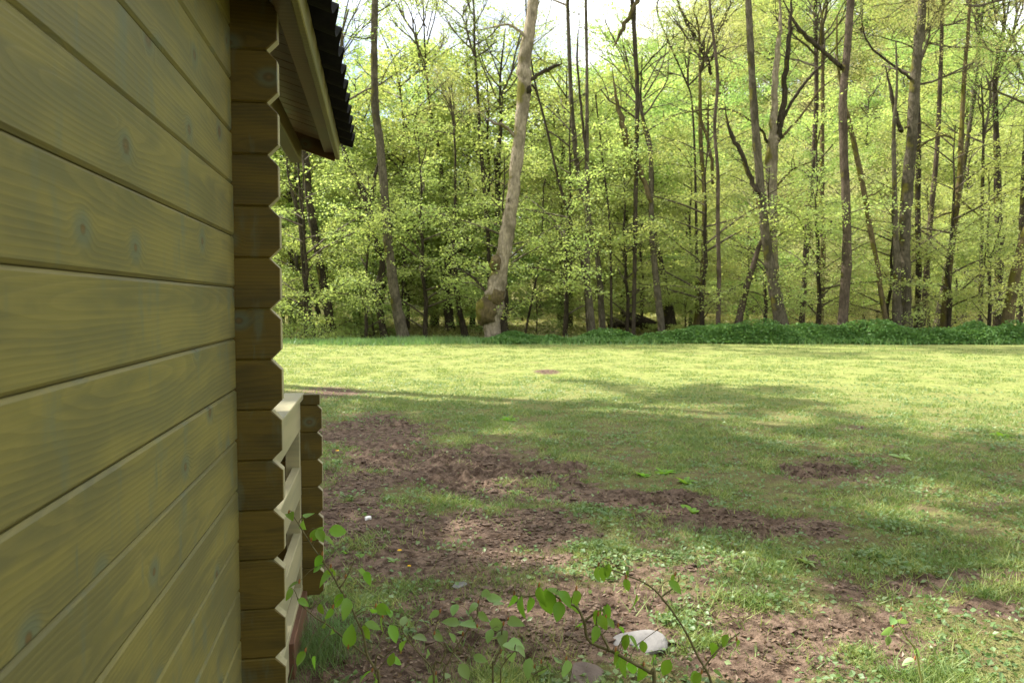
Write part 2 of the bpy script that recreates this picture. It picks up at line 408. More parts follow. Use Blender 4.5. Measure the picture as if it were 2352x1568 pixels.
# ------------------------------------------------------------------ log cabin
H = .135
WX = -.367                      # outer face of the side wall
YC = 2.12                       # near face of the front wall
def plank_mesh(name, outline, depth, cham, mats, end_mat=None):
    """outline in local XZ (ccw seen from -Y); outer face at y=0 facing -Y, chamfered top and bottom"""
    n = len(outline); zc = sum(p[1] for p in outline)/n; zmax = max(p[1] for p in outline); zmin = min(p[1] for p in outline)
    xmin = min(p[0] for p in outline); xmax = max(p[0] for p in outline)
    bm = bmesh.new()
    def ins(p):
        x, z = p
        z = min(max(z, zmin+cham), zmax-cham)
        x = min(max(x, xmin+cham*.4), xmax-cham*.4)
        return x, z
    r0 = [bm.verts.new((ins(p)[0], 0, ins(p)[1])) for p in outline]
    r1 = [bm.verts.new((p[0], cham*.9, p[1])) for p in outline]
    r2 = [bm.verts.new((p[0], depth-cham*.9, p[1])) for p in outline]
    r3 = [bm.verts.new((ins(p)[0], depth, ins(p)[1])) for p in outline]
    bm.faces.new(r0); bm.faces.new(r3[::-1])
    for a, b in ((r0, r1), (r1, r2), (r2, r3)):
        for k in range(n):
            l = (k+1) % n
            f = bm.faces.new((a[k], b[k], b[l], a[l]))
            if end_mat is not None and a is r1:
                dx = outline[l][0]-outline[k][0]; dz = outline[l][1]-outline[k][1]
                if abs(dz) > .4*abs(dx) and abs(dz) > 1e-6: f.material_index = 1
    bmesh.ops.recalc_face_normals(bm, faces=bm.faces)
    me = bpy.data.meshes.new(name); bm.to_mesh(me); bm.free()
    for m in mats: me.materials.append(m)
    return me
def rect(x0, x1, z0, z1): return [(x0, z0), (x1, z0), (x1, z1), (x0, z1)]
def log_outline(x0, x1, h, c, both=False):
    p = [(x0, 0), (x1-c, 0), (x1, c), (x1, h-c), (x1-c, h), (x0, h)]
    if both: p = [(x0+c, 0), (x1-c, 0), (x1, c), (x1, h-c), (x1-c, h), (x0+c, h), (x0, h-c), (x0, c)]
    return p
def box_mesh(name, x0, x1, y0, y1, z0, z1, mat, bev=.003):
    bm = bmesh.new(); bmesh.ops.create_cube(bm, size=1)
    for v in bm.verts: v.co = ((x0+x1)/2+v.co.x*(x1-x0), (y0+y1)/2+v.co.y*(y1-y0), (z0+z1)/2+v.co.z*(z1-z0))
    if bev: bmesh.ops.bevel(bm, geom=bm.edges[:], offset=bev, segments=1, affect='EDGES')
    me = bpy.data.meshes.new(name); bm.to_mesh(me); bm.free(); me.materials.append(mat); return me

cabin = empty('log_cabin', (WX, YC, 0))
tag(cabin, 'olive green stained log cabin with porch railing and black corrugated roof edge', 'cabin')
cabin.location = (0, 0, 0)
XL = -3.1                                  # far long side of the cabin
YB = -1.0                                  # back gable
PROT = .116
TOPZ = 2.40
# half-lap offsets measured in the photograph: joints of the front wall / side wall above the ground
z_front0 = 1.55-(1048-693)*.435374/768*2.10   # a joint of the front wall
z_side0 = 1.55-(1000-693)*.435374/768*2.03
z_side0 = z_front0+H*.42
kf = math.floor(z_front0/H); zf = z_front0-kf*H-H*0
ks = math.floor(z_side0/H); zsd = z_side0-ks*H
side = link('side_wall', box_mesh('side_wall_core', WX-.041, WX-.012, YB+.05, YC+.02, .05, TOPZ-.1, M['core'], 0), cabin)
# side wall planks, local x along +Y, outer face towards +X
sp_me = plank_mesh('side_plank', rect(YB-.1, YC+.16, .0006, H-.0012), .044, .0055, [M['olive'], M['endgrain']], 1)
nsp = int((TOPZ-zsd+.001)/H)
for k in range(-1, nsp):
    z0 = zsd+k*H
    if z0 < -.1: continue
    jx = random.uniform(-.0012, .0012)
    o = link('plank', sp_me, side, (WX+jx, 0, z0), (0, 0, R(90)))
# front wall planks run along X with chamfered protruding ends
front = link('front_wall', box_mesh('front_wall_core', XL+.05, WX-.045, YC+.012, YC+.032, .05, TOPZ+.1, M['core'], 0), cabin)
fr_me = plank_mesh('front_plank', log_outline(XL-PROT, WX+PROT, H-.0004, .027, True), .044, .0045, [M['olive_shaded'], M['endgrain']], 1)
for k in range(0, int((TOPZ+.1-zf)/H)+1):
    z0 = zf+k*H
    link('plank', fr_me, front, (random.uniform(-.0015, .0015), YC+random.uniform(-.0012, .0012), z0))
# back gable wall and far long wall
for nm, y in (('back_wall', YB),):
    bw = link(nm, box_mesh('back_wall_core', XL+.05, WX-.045, y+.012, y+.032, .05, TOPZ+.1, M['core'], 0), cabin)
    for k in range(0, int((TOPZ-zf)/H)+1):
        link('plank', fr_me, bw, (0, y, zf+k*H))
far = link('far_side_wall', box_mesh('far_wall_core', XL+.005, XL+.03, YB+.05, YC, .05, TOPZ-.1, M['core'], 0), cabin)
fs_me = plank_mesh('far_plank', rect(YB-.1, YC+.16, .0006, H-.0012), .044, .0055, [M['olive'], M['endgrain']], 1)
for k in range(-1, nsp):
    if zsd+k*H < -.1: continue
    link('plank', fs_me, far, (XL+.044, 0, zsd+k*H), (0, 0, R(90)))
# porch
YP = 3.84
porch = link('porch_floor', box_mesh('porch_floor', XL, WX-.01, YC+.06, YP-.01, .03, .10, M['redwood'], .004), cabin)
fb = plank_mesh('deck_board', rect(XL+.01, WX-.02, 0, .09), .02, .003, [M['redwood']])
for k in range(17):
    link('deck_board', fb, porch, (0, YC+.08+k*.098, .122), (R(-90), 0, 0))
# front railing: short log wall
railf = link('front_railing', box_mesh('front_railing_core', -1.5, WX-.05, YP+.012, YP+.03, .06, 1.0, M['core'], 0), cabin)
rf_me = plank_mesh('railing_plank', log_outline(-1.6, WX+.098, H-.0004, .022), .044, .0045, [M['olive_shaded'], M['endgrain']], 1)
ztop_r = 1.05; nrl = 7
for k in range(nrl):
    link('plank', rf_me, railf, (0, YP+random.uniform(-.001, .001), ztop_r-(k+1)*H))
top_half = plank_mesh('railing_top', rect(-1.6, WX+.09, 0, .05), .05, .003, [M['olive_shaded'], M['endgrain']], 1)
link('top_board', top_half, railf, (0, YP-.003, ztop_r+.001))
# side railing: spaced horizontal boards, lit from above, with a wide cap
sr = link('side_railing', box_mesh('rail_cap', WX-.085, WX+.012, YC+.046, YP+.06, 1.078, 1.104, M['rail'], .003), cabin)
for zt in (1.076, .755, .435, .165):
    link('rail_board', box_mesh('rail_board', WX-.04, WX-.002, YC+.047, YP-.004, zt-.145, zt, M['rail'], .003), sr)
link('end_post', box_mesh('end_post', WX-.07, WX-.0035, YP-.05, YP-.006, .06, 1.07, M['rail'], .003), sr)
link('corner_board', box_mesh('corner_board', WX-.03, WX+.02, YP-.62, YP-.02, -.05, .14, M['redwood'], .003), cabin)
# roof
XE, ZE = -.178, 2.275                      # eave: bottom edge of the fascia
SL = math.tan(R(18)); YR0, YR1 = YB-.3, 4.06
XR = (XL+WX)/2
roof = link('roof', None if False else box_mesh('roof_ridge_beam', XR-.04, XR+.04, YR0+.05, YR1-.05, 2.285+(XE-XR)*SL-.14, 2.285+(XE-XR)*SL, M['soffit'], .004), cabin)
LS = (XE-.02-XR)/math.cos(R(18))
rb_me = box_mesh('roof_board', -LS, 0, 0, .0945, 0, .02, M['soffit'], .003)
nb = int((YR1-YR0)/.0965)
for k in range(nb):
    link('roof_board', rb_me, roof, (XE-.02, YR0+k*.0965, ZE+.06+random.uniform(0, .002)), (0, R(18), 0))
rl_me = box_mesh('roof_deck', 0, LS, 0, YR1-YR0, 0, .02, M['soffit'], .003)
link('roof_deck', rl_me, roof, (2*XR-XE+.02, YR0, ZE+.06), (0, R(-18), 0))
link('fascia', box_mesh('fascia', XE-.02, XE, YR0, YR1, ZE, ZE+.095, M['olive'], .003), roof)
link('fascia', box_mesh('fascia_far', 2*XR-XE, 2*XR-XE+.02, YR0, YR1, ZE, ZE+.095, M['olive'], .003), roof)
link('eave_batten', box_mesh('eave_batten', XE-.075, XE-.021, YR0, YR1-.03, ZE+.03, ZE+.062, M['soffit'], .003), roof)
for y0 in (YR1, YR0-.022):                 # gable boards following the pitch
    for s in (1, -1):
        bb = plank_mesh('gable_board', rect(-LS-.02, .0, -.085, .03), .02, .003, [M['soffit']])
        o = link('gable_board', bb, roof, (XE if s == 1 else 2*XR-XE, y0, ZE+.075), (0, R(18) if s == 1 else R(-18), 0))
        if s == -1: o.scale = (-1, 1, 1)
link('wall_plate', box_mesh('wall_plate', WX-.05, WX+.006, YC+.046, YR1-.05, 2.245, 2.335, M['olive_shaded'], .004), roof)
for xp in (XR,):
    pass
def corr(name, sgn):
    pit, amp, th = .19, .026, .004
    yv = np.linspace(YR0-.03, YR1+.02, 420); uu = np.linspace(-.075, LS+.05, 9)
    U, Yg = np.meshgrid(uu, yv)
    ph = (Yg/pit) % 1.0
    wv = amp*np.cos(2*math.pi*ph)+amp*.25*np.cos(4*math.pi*ph)
    c, s = math.cos(R(18)), math.sin(R(18))
    xb = XE-U*c+wv*s; zb = ZE+.112+U*s+wv*c
    if sgn < 0: xb = 2*XR-xb
    top = np.stack([xb, Yg, zb], -1).reshape(-1, 3); bot = top-np.array([0, 0, th]); n = len(uu); m = len(yv)
    a = (np.arange(m-1)[:, None]*n+np.arange(n-1)[None]).ravel()
    F1 = np.stack([a, a+n, a+n+1, a+1], 1); F2 = F1[:, ::-1]+m*n
    e = np.arange(m-1)*n
    F3 = np.stack([e, e+m*n, e+n+m*n, e+n], 1)
    e2 = np.arange(n-1); F4 = np.stack([e2, e2+1, e2+1+m*n, e2+m*n], 1); e3 = e2+(m-1)*n
    F5 = np.stack([e3, e3+m*n, e3+1+m*n, e3+1], 1)
    return mesh_np(name, np.vstack([top, bot]), [F1, F2, F3, F4, F5], [M['black']], None, True)
link('roof_sheet', corr('roof_sheet', 1), roof); link('roof_sheet', corr('roof_sheet_far', -1), roof)

# ------------------------------------------------------------------ trees
def limb_curve(p0, az, L, rise, droop, n=6, rng=RNG):
    t = np.linspace(0, 1, n); d = np.array([math.cos(az), math.sin(az), 0.0]); side_ = np.array([-d[1], d[0], 0])
    wob = np.cumsum(rng.normal(size=n))*.05*L; wob -= wob[0]
    return p0+d*(t*L)[:, None]+side_*wob[:, None]*.6+np.array([0, 0, 1.])*((rise*t-droop*t*t)*L)[:, None]
def beech_proto(seed, Ht, Rad, nlimb, leafL, density, leafmat, low=.12, bark='bark_dark', lsp=.2, flat=.085):
    rng = np.random.default_rng(seed)
    n = 9; t = np.linspace(0, 1, n); off = np.cumsum(rng.normal(size=(n, 2))*.03*Ht/4, 0); off -= off[0]
    tr = np.stack([off[:, 0], off[:, 1], t*Ht], 1)
    rad = .011*Ht*(1-t*.9)+.008
    V, F = tube(np.vstack([tr[0]-[0, 0, .4], tr]), np.concatenate([[rad[0]*1.3], rad]), 8, .04, rng)
    trunk = mesh_np('beech_trunk', V, [F], [M[bark]], None, True)
    A = Acc(); P = []
    for k in range(nlimb):
        f = low+(1-low)*(k+rng.random())/nlimb
        p0 = np.array([np.interp(f, t, tr[:, i]) for i in range(3)])
        L = Rad*(1.05-.55*max(0, (f-.55)/.45)**1.5)*rng.uniform(.35, 1.25)
        c = limb_curve(p0, rng.uniform(0, 6.283), L, rng.uniform(.0, .75)+.5*f, rng.uniform(.1, .45), 6, rng)
        A.add(*tube(c, np.linspace(.012+.008*L, .005, 6), 4), 0)
        nsub = int(5+4*L)
        for q in range(nsub):
            u = rng.uniform(.2, 1.0); pb = np.array([np.interp(u, np.linspace(0, 1, 6), c[:, i]) for i in range(3)])
            az = math.atan2(c[-1, 1]-c[0, 1], c[-1, 0]-c[0, 0])+rng.choice([-1, 1])*rng.uniform(.35, 1.2)
            l2 = L*rng.uniform(.2, .45)*(1.15-.6*u)
            c2 = limb_curve(pb, az, l2, rng.uniform(-.35, .5), .25, 4, rng)
            A.add(*tube(c2, np.linspace(.006, .002, 4), 3), 0)
            nl = int(density*.55*l2*rng.uniform(.5, 1.5))+2
            uu = rng.uniform(0, 1.08, nl)
            B = np.stack([np.interp(uu, np.linspace(0, 1, 4), c2[:, i]) for i in range(3)], 1)
            B += rng.normal(size=(nl, 3))*np.array([lsp, lsp, flat]); P.append(B)
    P = np.concatenate(P)
    V, F = leaf_quads(P, leafL*rng.uniform(.7, 1.25, len(P)), .75, .68, rng); A.add(V, F, 1)
    crown = A.mesh('beech_crown', [M['twig'], M[leafmat]], False)
    return trunk, crown, Ht
def canopy_proto(seed, Ht, Rad, leafL, nleaf, leafmat, bark='twig', clump=1.0):
    """upper crown of a tall tree: rising, forking limbs with loose leaf sprays; origin at the top of the clear trunk"""
    rng = np.random.default_rng(seed); A = Acc(); tips = []
    def grow(p, d, L, r, lev):
        n = 5; pts = [p]
        for i in range(n-1):
            d = d+rng.normal(size=3)*.17; d[2] += .03; d /= np.linalg.norm(d); pts.append(pts[-1]+d*L/(n-1))
        pts = np.array(pts); A.add(*tube(pts, np.linspace(r, r*.55, n), 5 if lev < 2 else 3), 0)
        if lev >= 3: tips.append(pts[1:]); return
        for k in range(rng.integers(3, 5)):
            u = rng.uniform(.35, 1.0); q = pts[min(n-1, int(u*(n-1)+.5))]
            e = d+rng.normal(size=3)*.62; e[2] += .05; e /= np.linalg.norm(e)
            grow(q, e, L*rng.uniform(.5, .75), r*.5, lev+1)
    for k in range(7):
        az = k*2.4+rng.uniform(-.4, .4); f = k/7
        e = np.array([math.cos(az)*.8, math.sin(az)*.8, .45+f]); e /= np.linalg.norm(e)
        grow(np.array([0, 0, f*Ht*.35]), e, Rad*(1-.3*f)*.62, .07*(1-.5*f), 1)
    grow(np.zeros(3), np.array([0, 0, 1.]), Ht*.5, .09, 0)
    tips = [q for q in tips if rng.random() < clump]; T = np.concatenate(tips); P = T[rng.integers(0, len(T), nleaf)]+rng.normal(size=(nleaf, 3))*np.array([.22, .22, .12])
    V, F = leaf_quads(P, leafL*rng.uniform(.7, 1.3, nleaf), .5, .65, rng); A.add(V, F, 1)
    return A.mesh('canopy_crown', [M[bark], M[leafmat]], False)

CAN = [canopy_proto(21, 9, 5.0, .10, 5200, 'leaf_y'), canopy_proto(22, 10, 5.5, .10, 5200, 'leaf_g'),
       canopy_proto(23, 8, 4.5, .09, 5500, 'leaf_o'), canopy_proto(24, 9, 5.0, .09, 2500, 'leaf_o'),
       canopy_proto(25, 9, 5.8, .17, 6000, 'leaf_g', clump=.2)]
BEE = [beech_proto(31, 7.5, 3.2, 34, .12, 58, 'leaf_y', .10), beech_proto(32, 9.5, 3.7, 36, .12, 56, 'leaf_y', .14),
       beech_proto(33, 6.0, 2.9, 30, .11, 62, 'leaf_g', .08), beech_proto(34, 11, 4.2, 38, .13, 50, 'leaf_g', .2, 'bark_grey'),
       beech_proto(35, 9.0, 3.5, 34, .10, 44, 'leaf_o', .15, 'bark_grey', .26, .2), beech_proto(36, 10.0, 4.0, 36, .12, 50, 'leaf_y', .16, 'bark_dark', .24, .12), beech_proto(37, 9.0, 3.4, 22, .10, 42, 'leaf_y', .12, 'bark_dark', .2, .07)]

def build_trunk(pts_px, D, bark, top_h, base_flare=1.25, lean_keep=.5, sides=12, rough=.05, bumps=()):
    """pts_px: rows (x, y, width) in 1024-wide pixels from the top downwards. Returns world polyline + radii, base first."""
    Pw = []
    for x, y, w in pts_px[::-1]:
        p = at_depth(x, y, D); Pw.append((*p, w/FPX*D*.40))
    Pw = np.array(Pw)
    b = Pw[0].copy(); zb = float(terrain(np.array([b[0]]), np.array([b[1]]))[0])
    rows = []
    if b[2] > zb+.05:
        q = b.copy(); dxy = (Pw[0, :2]-Pw[min(1, len(Pw)-1), :2])/max(.2, (Pw[min(1, len(Pw)-1), 2]-Pw[0, 2]))
        q[:2] += np.clip(dxy, -.25, .25)*(b[2]-zb); q[2] = zb; q[3] *= base_flare
        rows.append(q)
    low = (rows[0] if rows else b).copy(); low[2] = min(low[2], zb)-.35; low[3] *= 1.15
    rows = [low]+rows+list(Pw)
    top = Pw[-1]; pv = Pw[-2]
    if top_h and top[2] < top_h:
        d = (top[:2]-pv[:2])/max(.3, top[2]-pv[2])
        hgt = top_h-top[2]; n = max(2, int(hgt/2))
        for k in range(1, n+1):
            f = k/n; q = top.copy(); q[2] += hgt*f; q[:2] += d*hgt*f*lean_keep*(1-.4*f)+RNG.normal(size=2)*.10; q[3] = max(.03, top[3]*(1-.72*f)); rows.append(q)
    rows = np.array(rows)
    S = smooth_line(rows, max(14, len(rows)*5)); S[:, 3] = np.maximum(S[:, 3], .02)
    S[:, 3] *= 1+RNG.normal(size=len(S))*.035
    return S
def tree_from(name, pts, D, bark, label, top_h=17, crown=None, cscale=1.0, cz=None, limbs=(), cat='tree', group=None, rough=.05, crot=None, knobs=()):
    S = build_trunk(pts, D, bark, top_h, rough=rough)
    base = S[1, :3].copy(); zb = float(terrain(base[0:1], base[1:2])[0]); base[2] = zb
    root = empty(name, base); tag(root, label, cat, group)
    V, F = tube(S[:, :3]-base, S[:, 3], 12, rough)
    link('trunk', mesh_np('trunk', V, [F], [M[bark]], None, True), root)
    for kx, ky, kr, sx in knobs:                   # burls and knots on the trunk
        i = int(np.argmin(np.abs(to_px(S[:, :3])[1]-ky)))
        c = S[i, :3]-base+RGT*sx*S[i, 3]*.62-np.array([FWD[0], FWD[1], 0])*S[i, 3]*.42
        bm = bmesh.new(); bmesh.ops.create_icosphere(bm, subdivisions=4, radius=kr)
        for v in bm.verts:
            q = v.co/kr; nz = fbm(np.array([q.x*1.6+q.z*.9+kx*5.]), np.array([q.y*1.6-q.z*1.7+ky]), 4, .6)[0]
            v.co = v.co*(.62+.85*nz); v.co.z *= 1.25; v.co += Vector(c)
        me = bpy.data.meshes.new('burl'); bm.to_mesh(me); bm.free(); me.materials.append(M['bark_dark' if kr < .2 else 'bark_moss'])
        for p in me.polygons: p.use_smooth = True
        link('burl', me, root)
    for lb in limbs:
        L = np.array([(*at_depth(x, y, D-.05), w/FPX*D*.40) for x, y, w in lb['p']])
        dep = np.linspace(0, lb.get('dy', 0.), len(L)); L[:, :2] += np.outer(dep, FWD[:2])
        S2 = smooth_line(L, len(L)*5); S2[:, 3] = np.maximum(S2[:, 3]*np.interp(np.linspace(0, 1, len(S2)), [0, .7, 1], [1, .9, .25]), .012)
        S2[:, :3] += RNG.normal(size=(len(S2), 3))*S2[:, 3:4]*.25
        A = Acc(); A.add(*tube(S2[:, :3]-base, S2[:, 3], 7, .06), 0)
        for q in range(lb.get('tw', 6)):           # twigs
            i = RNG.integers(len(S2)//3, len(S2)); l2 = RNG.uniform(.3, 1.3)
            c = limb_curve(S2[i, :3]-base, RNG.uniform(0, 6.28), l2, RNG.uniform(-.2, 1.), .2, 5)
            A.add(*tube(c, np.linspace(.018, .005, 5), 4), 0)
        link('limb', A.mesh('limb', [M[lb.get('m', bark)]]), root)
    if crown is not None:
        z = cz if cz else S[-1, 2]*.62
        i = int(np.argmin(np.abs(S[:, 2]-z)))
        link('crown', CAN[crown], root, S[i, :3]-base, (0, 0, RNG.uniform(0, 6.28) if crot is None else crot), (cscale,)*3)
    return root
K = .22957
def A_(*rows): return [(266.67+x*K, y*K, w*K) for x, y, w in rows]
def B_(*rows): return [(613.33+x*K, y*K, w*K) for x, y, w in rows]
T = tree_from
def wide(f, *rows): return [(x, y, w*f) for x, y, w in A_(*rows)]
T('alder_tree', A_((472, 0, 36), (468, 200, 38), (472, 450, 42), (490, 600, 45), (510, 800, 46), (525, 1000, 48), (540, 1150, 52), (570, 1350, 60), (598, 1470, 72)), 30.5, 'bark_grey',
  'straight grey brown trunk leaning slightly, the first bare one past the cabin eave', 19, 0, .9, 15,
  limbs=[dict(p=A_((460, 165, 10), (400, 165, 8), (340, 150, 5)), m='bark_dark'), dict(p=A_((470, 60, 8), (520, 30, 6), (560, -10, 4)), m='bark_dark')])
T('old_tree', wide(1.2, (1162, 0, 50), (1145, 130, 52), (1120, 280, 60), (1124, 370, 66), (1105, 560, 58), (1085, 740, 56), (1070, 880, 60), (1045, 1030, 64), (1020, 1160, 72), (1000, 1260, 90), (985, 1340, 100), (978, 1400, 78), (985, 1480, 80)), 30.0, 'bark_pale',
  'thick pale leaning tree with knobbly burls at its foot and broken side limbs', 18, 0, .8, 15, rough=.07,
  limbs=[dict(p=A_((1125, 375, 24), (1180, 325, 22), (1250, 290, 24), (1290, 275, 16)), tw=10, m='bark_dark'),
         dict(p=A_((1090, 605, 20), (1040, 550, 20), (990, 535, 17), (935, 500, 12)), tw=5),
         dict(p=A_((1125, 155, 18), (1060, 110, 14), (1000, 115, 11), (930, 130, 9)), tw=8),
         dict(p=A_((950, 1260, 14), (890, 1200, 12), (820, 1160, 8)), tw=6, m='bark_dark'),
         dict(p=A_((1150, 370, 12), (1165, 380, 12), (1200, 470, 10)), tw=2, m='bark_dark')],
  knobs=[(0, 1150*K, .24, -1.), (1, 1350*K, .42, -.8), (2, 880*K, .14, -.4), (3, 1000*K, .1, -.2), (4, 770*K, .09, 0.), (5, 380*K, .16, .6), (6, 1300*K, .3, .4)])
T('dark_tree', A_((1035, 1180, 24), (1040, 1300, 36), (1030, 1400, 50), (1040, 1480, 60)), 31.5, 'bark_dark', 'short dark stub leaning against the foot of the pale leaning tree', 4.2, None)
T('dark_tree', A_((150, 600, 26), (170, 700, 38), (190, 900, 44), (225, 1100, 45), (250, 1250, 48), (285, 1450, 56)), 33, 'bark_dark', 'thick dark leaning trunk, heaviest of the cluster by the cabin corner', 16, 1, .9, 12)
T('slender_tree', A_((95, 760, 16), (130, 900, 20), (150, 1000, 26), (165, 1200, 26), (202, 1440, 30)), 32.5, 'bark_dark', 'slender dark trunk closest to the cabin corner, leaning with its cluster', 13, 0, .6, 9.5)
T('slender_tree', A_((170, 1050, 20), (195, 1200, 24), (238, 1440, 30)), 34.5, 'bark_dark', 'slim dark stem between two thicker dark trunks at the cabin corner', 11, None)
T('forked_tree', A_((320, 560, 20), (350, 700, 26), (400, 790, 30), (440, 900, 42), (470, 1050, 36), (505, 1150, 34), (482, 1270, 36), (508, 1440, 42)), 33, 'bark_dark',
  'crooked dark forked tree beside the first straight grey trunk', 13, 1, .8, 10,
  limbs=[dict(p=A_((448, 880, 28), (470, 780, 22), (490, 680, 16)), tw=6), dict(p=A_((420, 905, 12), (350, 910, 9), (290, 918, 6)), tw=5)])
T('dark_tree', A_((715, 480, 16), (745, 640, 20), (770, 830, 25), (790, 950, 32), (795, 1100, 44), (782, 1250, 46), (795, 1390, 52)), 39, 'bark_dark', 'dark straight trunk set back in the wood behind a mossy clearing', 18, 0, .9, 13)
T('dark_tree', A_((748, 1150, 30), (738, 1230, 36), (735, 1330, 42)), 44, 'bark_dark', 'dim dark trunk far back, half hidden by the straight dark trunk', 14, 1, .8, 10)
T('slender_tree', A_((815, 1050, 20), (820, 1200, 28), (840, 1350, 32), (862, 1450, 40)), 34, 'bark_dark', 'dark leaning stem on the stream bank between the grey trunk and the burled pale tree', 11, 2, .5, 9)
T('slender_tree', A_((905, 200, 14), (915, 350, 16), (930, 600, 20), (950, 850, 20), (965, 1050, 20), (968, 1250, 20)), 36, 'bark_dark', 'thin dark upright stem just behind the pale leaning tree', 17, 0, .7, 13)
T('dark_tree', A_((1020, 560, 20), (1010, 640, 28), (1005, 900, 30), (1000, 1100, 30), (1000, 1250, 30)), 38, 'bark_dark', 'dark trunk crossing behind the pale leaning tree at mid height', 15, 1, .8, 11,
  limbs=[dict(p=A_((1005, 800, 14), (985, 650, 12), (970, 550, 8)), tw=4)])
T('forked_snag', A_((613, 960, 22), (612, 1030, 20), (600, 1120, 22), (596, 1300, 24)), 38, 'bark_dark', 'small dark Y shaped forked stem between two straight trunks', 4.9, None,
  limbs=[dict(p=A_((612, 970, 18), (595, 935, 14), (585, 910, 8)), tw=3), dict(p=A_((615, 970, 18), (640, 935, 12), (660, 915, 8)), tw=3)])
T('slender_tree', A_((1165, 340, 11), (1220, 560, 13), (1265, 760, 15), (1310, 920, 17), (1350, 1060, 18), (1385, 1200, 20), (1400, 1400, 24)), 31.5, 'bark_dark', 'thin dark stem slanting from the pale leaning tree down to the twin trunks', 15, None)
T('slender_tree', A_((1390, 0, 16), (1395, 300, 18), (1395, 600, 22), (1395, 800, 28), (1400, 1000, 32), (1397, 1200, 33), (1418, 1450, 42)), 30.8, 'bark_grey', 'straighter one of the two slim grey trunks crossing each other', 17, 0, .7, 14.5,
  limbs=[dict(p=A_((1395, 700, 16), (1370, 480, 15), (1352, 250, 13), (1365, 60, 10)), tw=8, m='bark_dark')])
T('slender_tree', A_((1312, 60, 20), (1325, 400, 24), (1340, 600, 28), (1365, 800, 28), (1420, 1000, 28), (1445, 1150, 32), (1462, 1420, 38)), 32, 'bark_grey', 'bent one of the two slim grey trunks crossing each other', 17, 1, .7, 14)
T('sapling_pole', A_((1435, 440, 8), (1470, 750, 9), (1495, 1000, 11), (1502, 1420, 15)), 31.5, 'bark_dark', 'very thin bare pole standing just beside the twin trunks', 10, None)
T('sapling_pole', A_((1205, 850, 8), (1195, 1100, 10), (1160, 1280, 12)), 34, 'bark_dark', 'very thin pole curving up behind the low brown thicket', 7, None)
T('dark_tree', A_((1303, 1000, 18), (1308, 1180, 22)), 44, 'bark_dark', 'dim dark stem deep in the wood between pale tree and twin trunks', 13, 1, .8, 10)
T('slender_tree', B_((82, 0, 22), (95, 200, 24), (105, 420, 24), (100, 700, 24), (95, 1000, 24), (88, 1440, 22)), 31, 'bark_dark', 'straight dark slim trunk standing in front of a crooked brown one', 17, 2, .7, 14.5,
  limbs=[dict(p=B_((112, -10, 24), (60, 90, 26), (0, 205, 22)), tw=4, m='bark_moss'), dict(p=B_((108, 330, 8), (180, 240, 8), (300, 130, 5)), tw=6)])
T('crooked_tree', B_((112, 430, 12), (130, 520, 18), (162, 650, 24), (163, 850, 25), (170, 1050, 33), (190, 1250, 36), (213, 1460, 44)), 31.2, 'bark_grey', 'crooked brown trunk bulging sideways beside the straight dark slim one', 14, None,
  limbs=[dict(p=B_((160, 880, 26), (110, 720, 32), (60, 600, 40), (20, 470, 30), (-5, 300, 20)), m='bark_moss', tw=6)])
T('dark_tree', B_((170, 950, 24), (205, 1150, 38), (235, 1330, 58)), 36, 'bark_dark', 'broad black trunk foot in shade behind the crooked brown tree', 13, 1, .8, 10)
T('slender_tree', B_((374, 150, 12), (380, 600, 22), (395, 800, 23), (396, 1050, 31), (390, 1200, 38), (370, 1380, 44)), 35, 'bark_moss', 'mossy yellowish trunk standing back between the crooked brown tree and the pinkish pole', 16, 2, .8, 12,
  limbs=[dict(p=B_((430, 800, 18), (428, 690, 20), (400, 570, 20), (355, 465, 12)), tw=5), dict(p=B_((412, 600, 14), (415, 420, 10)), tw=3),
         dict(p=B_((590, 520, 12), (500, 476, 11), (360, 482, 9), (220, 512, 6)), tw=9, m='bark_moss')])
T('slender_tree', B_((420, 0, 14), (435, 150, 16), (455, 350, 18), (441, 550, 18), (455, 750, 19), (456, 1000, 22), (460, 1200, 25), (456, 1440, 28)), 30.6, 'bark_red', 'pinkish brown slim wavy pole next to the thick leaning grey trunk', 16, 3, .7, 14)
T('alder_tree', B_((588, 0, 32), (600, 250, 37), (615, 500, 42), (640, 800, 46), (660, 1000, 48), (690, 1200, 56), (738, 1440, 74)), 30.4, 'bark_grey', 'tall leaning grey trunk with a wide foot, before the pale forking tree', 19, 1, .9, 15,
  limbs=[dict(p=B_((640, 850, 28), (610, 800, 28), (550, 650, 27), (505, 560, 24), (482, 440, 14)), m='bark_dark', tw=6)])
T('forked_tree', B_((695, 620, 60), (688, 750, 62), (692, 880, 52), (705, 1200, 44), (740, 1380, 44)), 34, 'bark_pale', 'broad pale tree forking into several upright limbs behind the leaning grey trunk', 9.0, None,
  limbs=[dict(p=B_((690, 640, 46), (700, 480, 40), (710, 300, 36), (727, 130, 28), (720, -60, 20)), tw=8), dict(p=B_((705, 650, 44), (735, 480, 34), (752, 300, 30), (772, 100, 26), (775, -60, 20)), tw=8, m='bark_dark'),
         dict(p=B_((690, 600, 20), (780, 440, 19), (860, 330, 17), (945, 248, 14)), tw=10, m='bark_dark'), dict(p=B_((735, 600, 16), (820, 500, 13), (900, 390, 10), (970, 340, 6)), tw=9, m='bark_moss'),
         dict(p=B_((710, 815, 14), (780, 740, 11), (900, 690, 7)), tw=7, m='bark_moss'), dict(p=B_((670, 620, 16), (640, 560, 14), (560, 500, 9)), tw=5, m='bark_dark')])
T('slender_tree', B_((880, 20, 20), (885, 400, 24), (876, 600, 25), (868, 750, 26), (850, 950, 29), (838, 1120, 31), (830, 1250, 30)), 39, 'bark_red', 'pinkish grey straight trunk set back beside the pale forking tree', 18, 0, .9, 14)
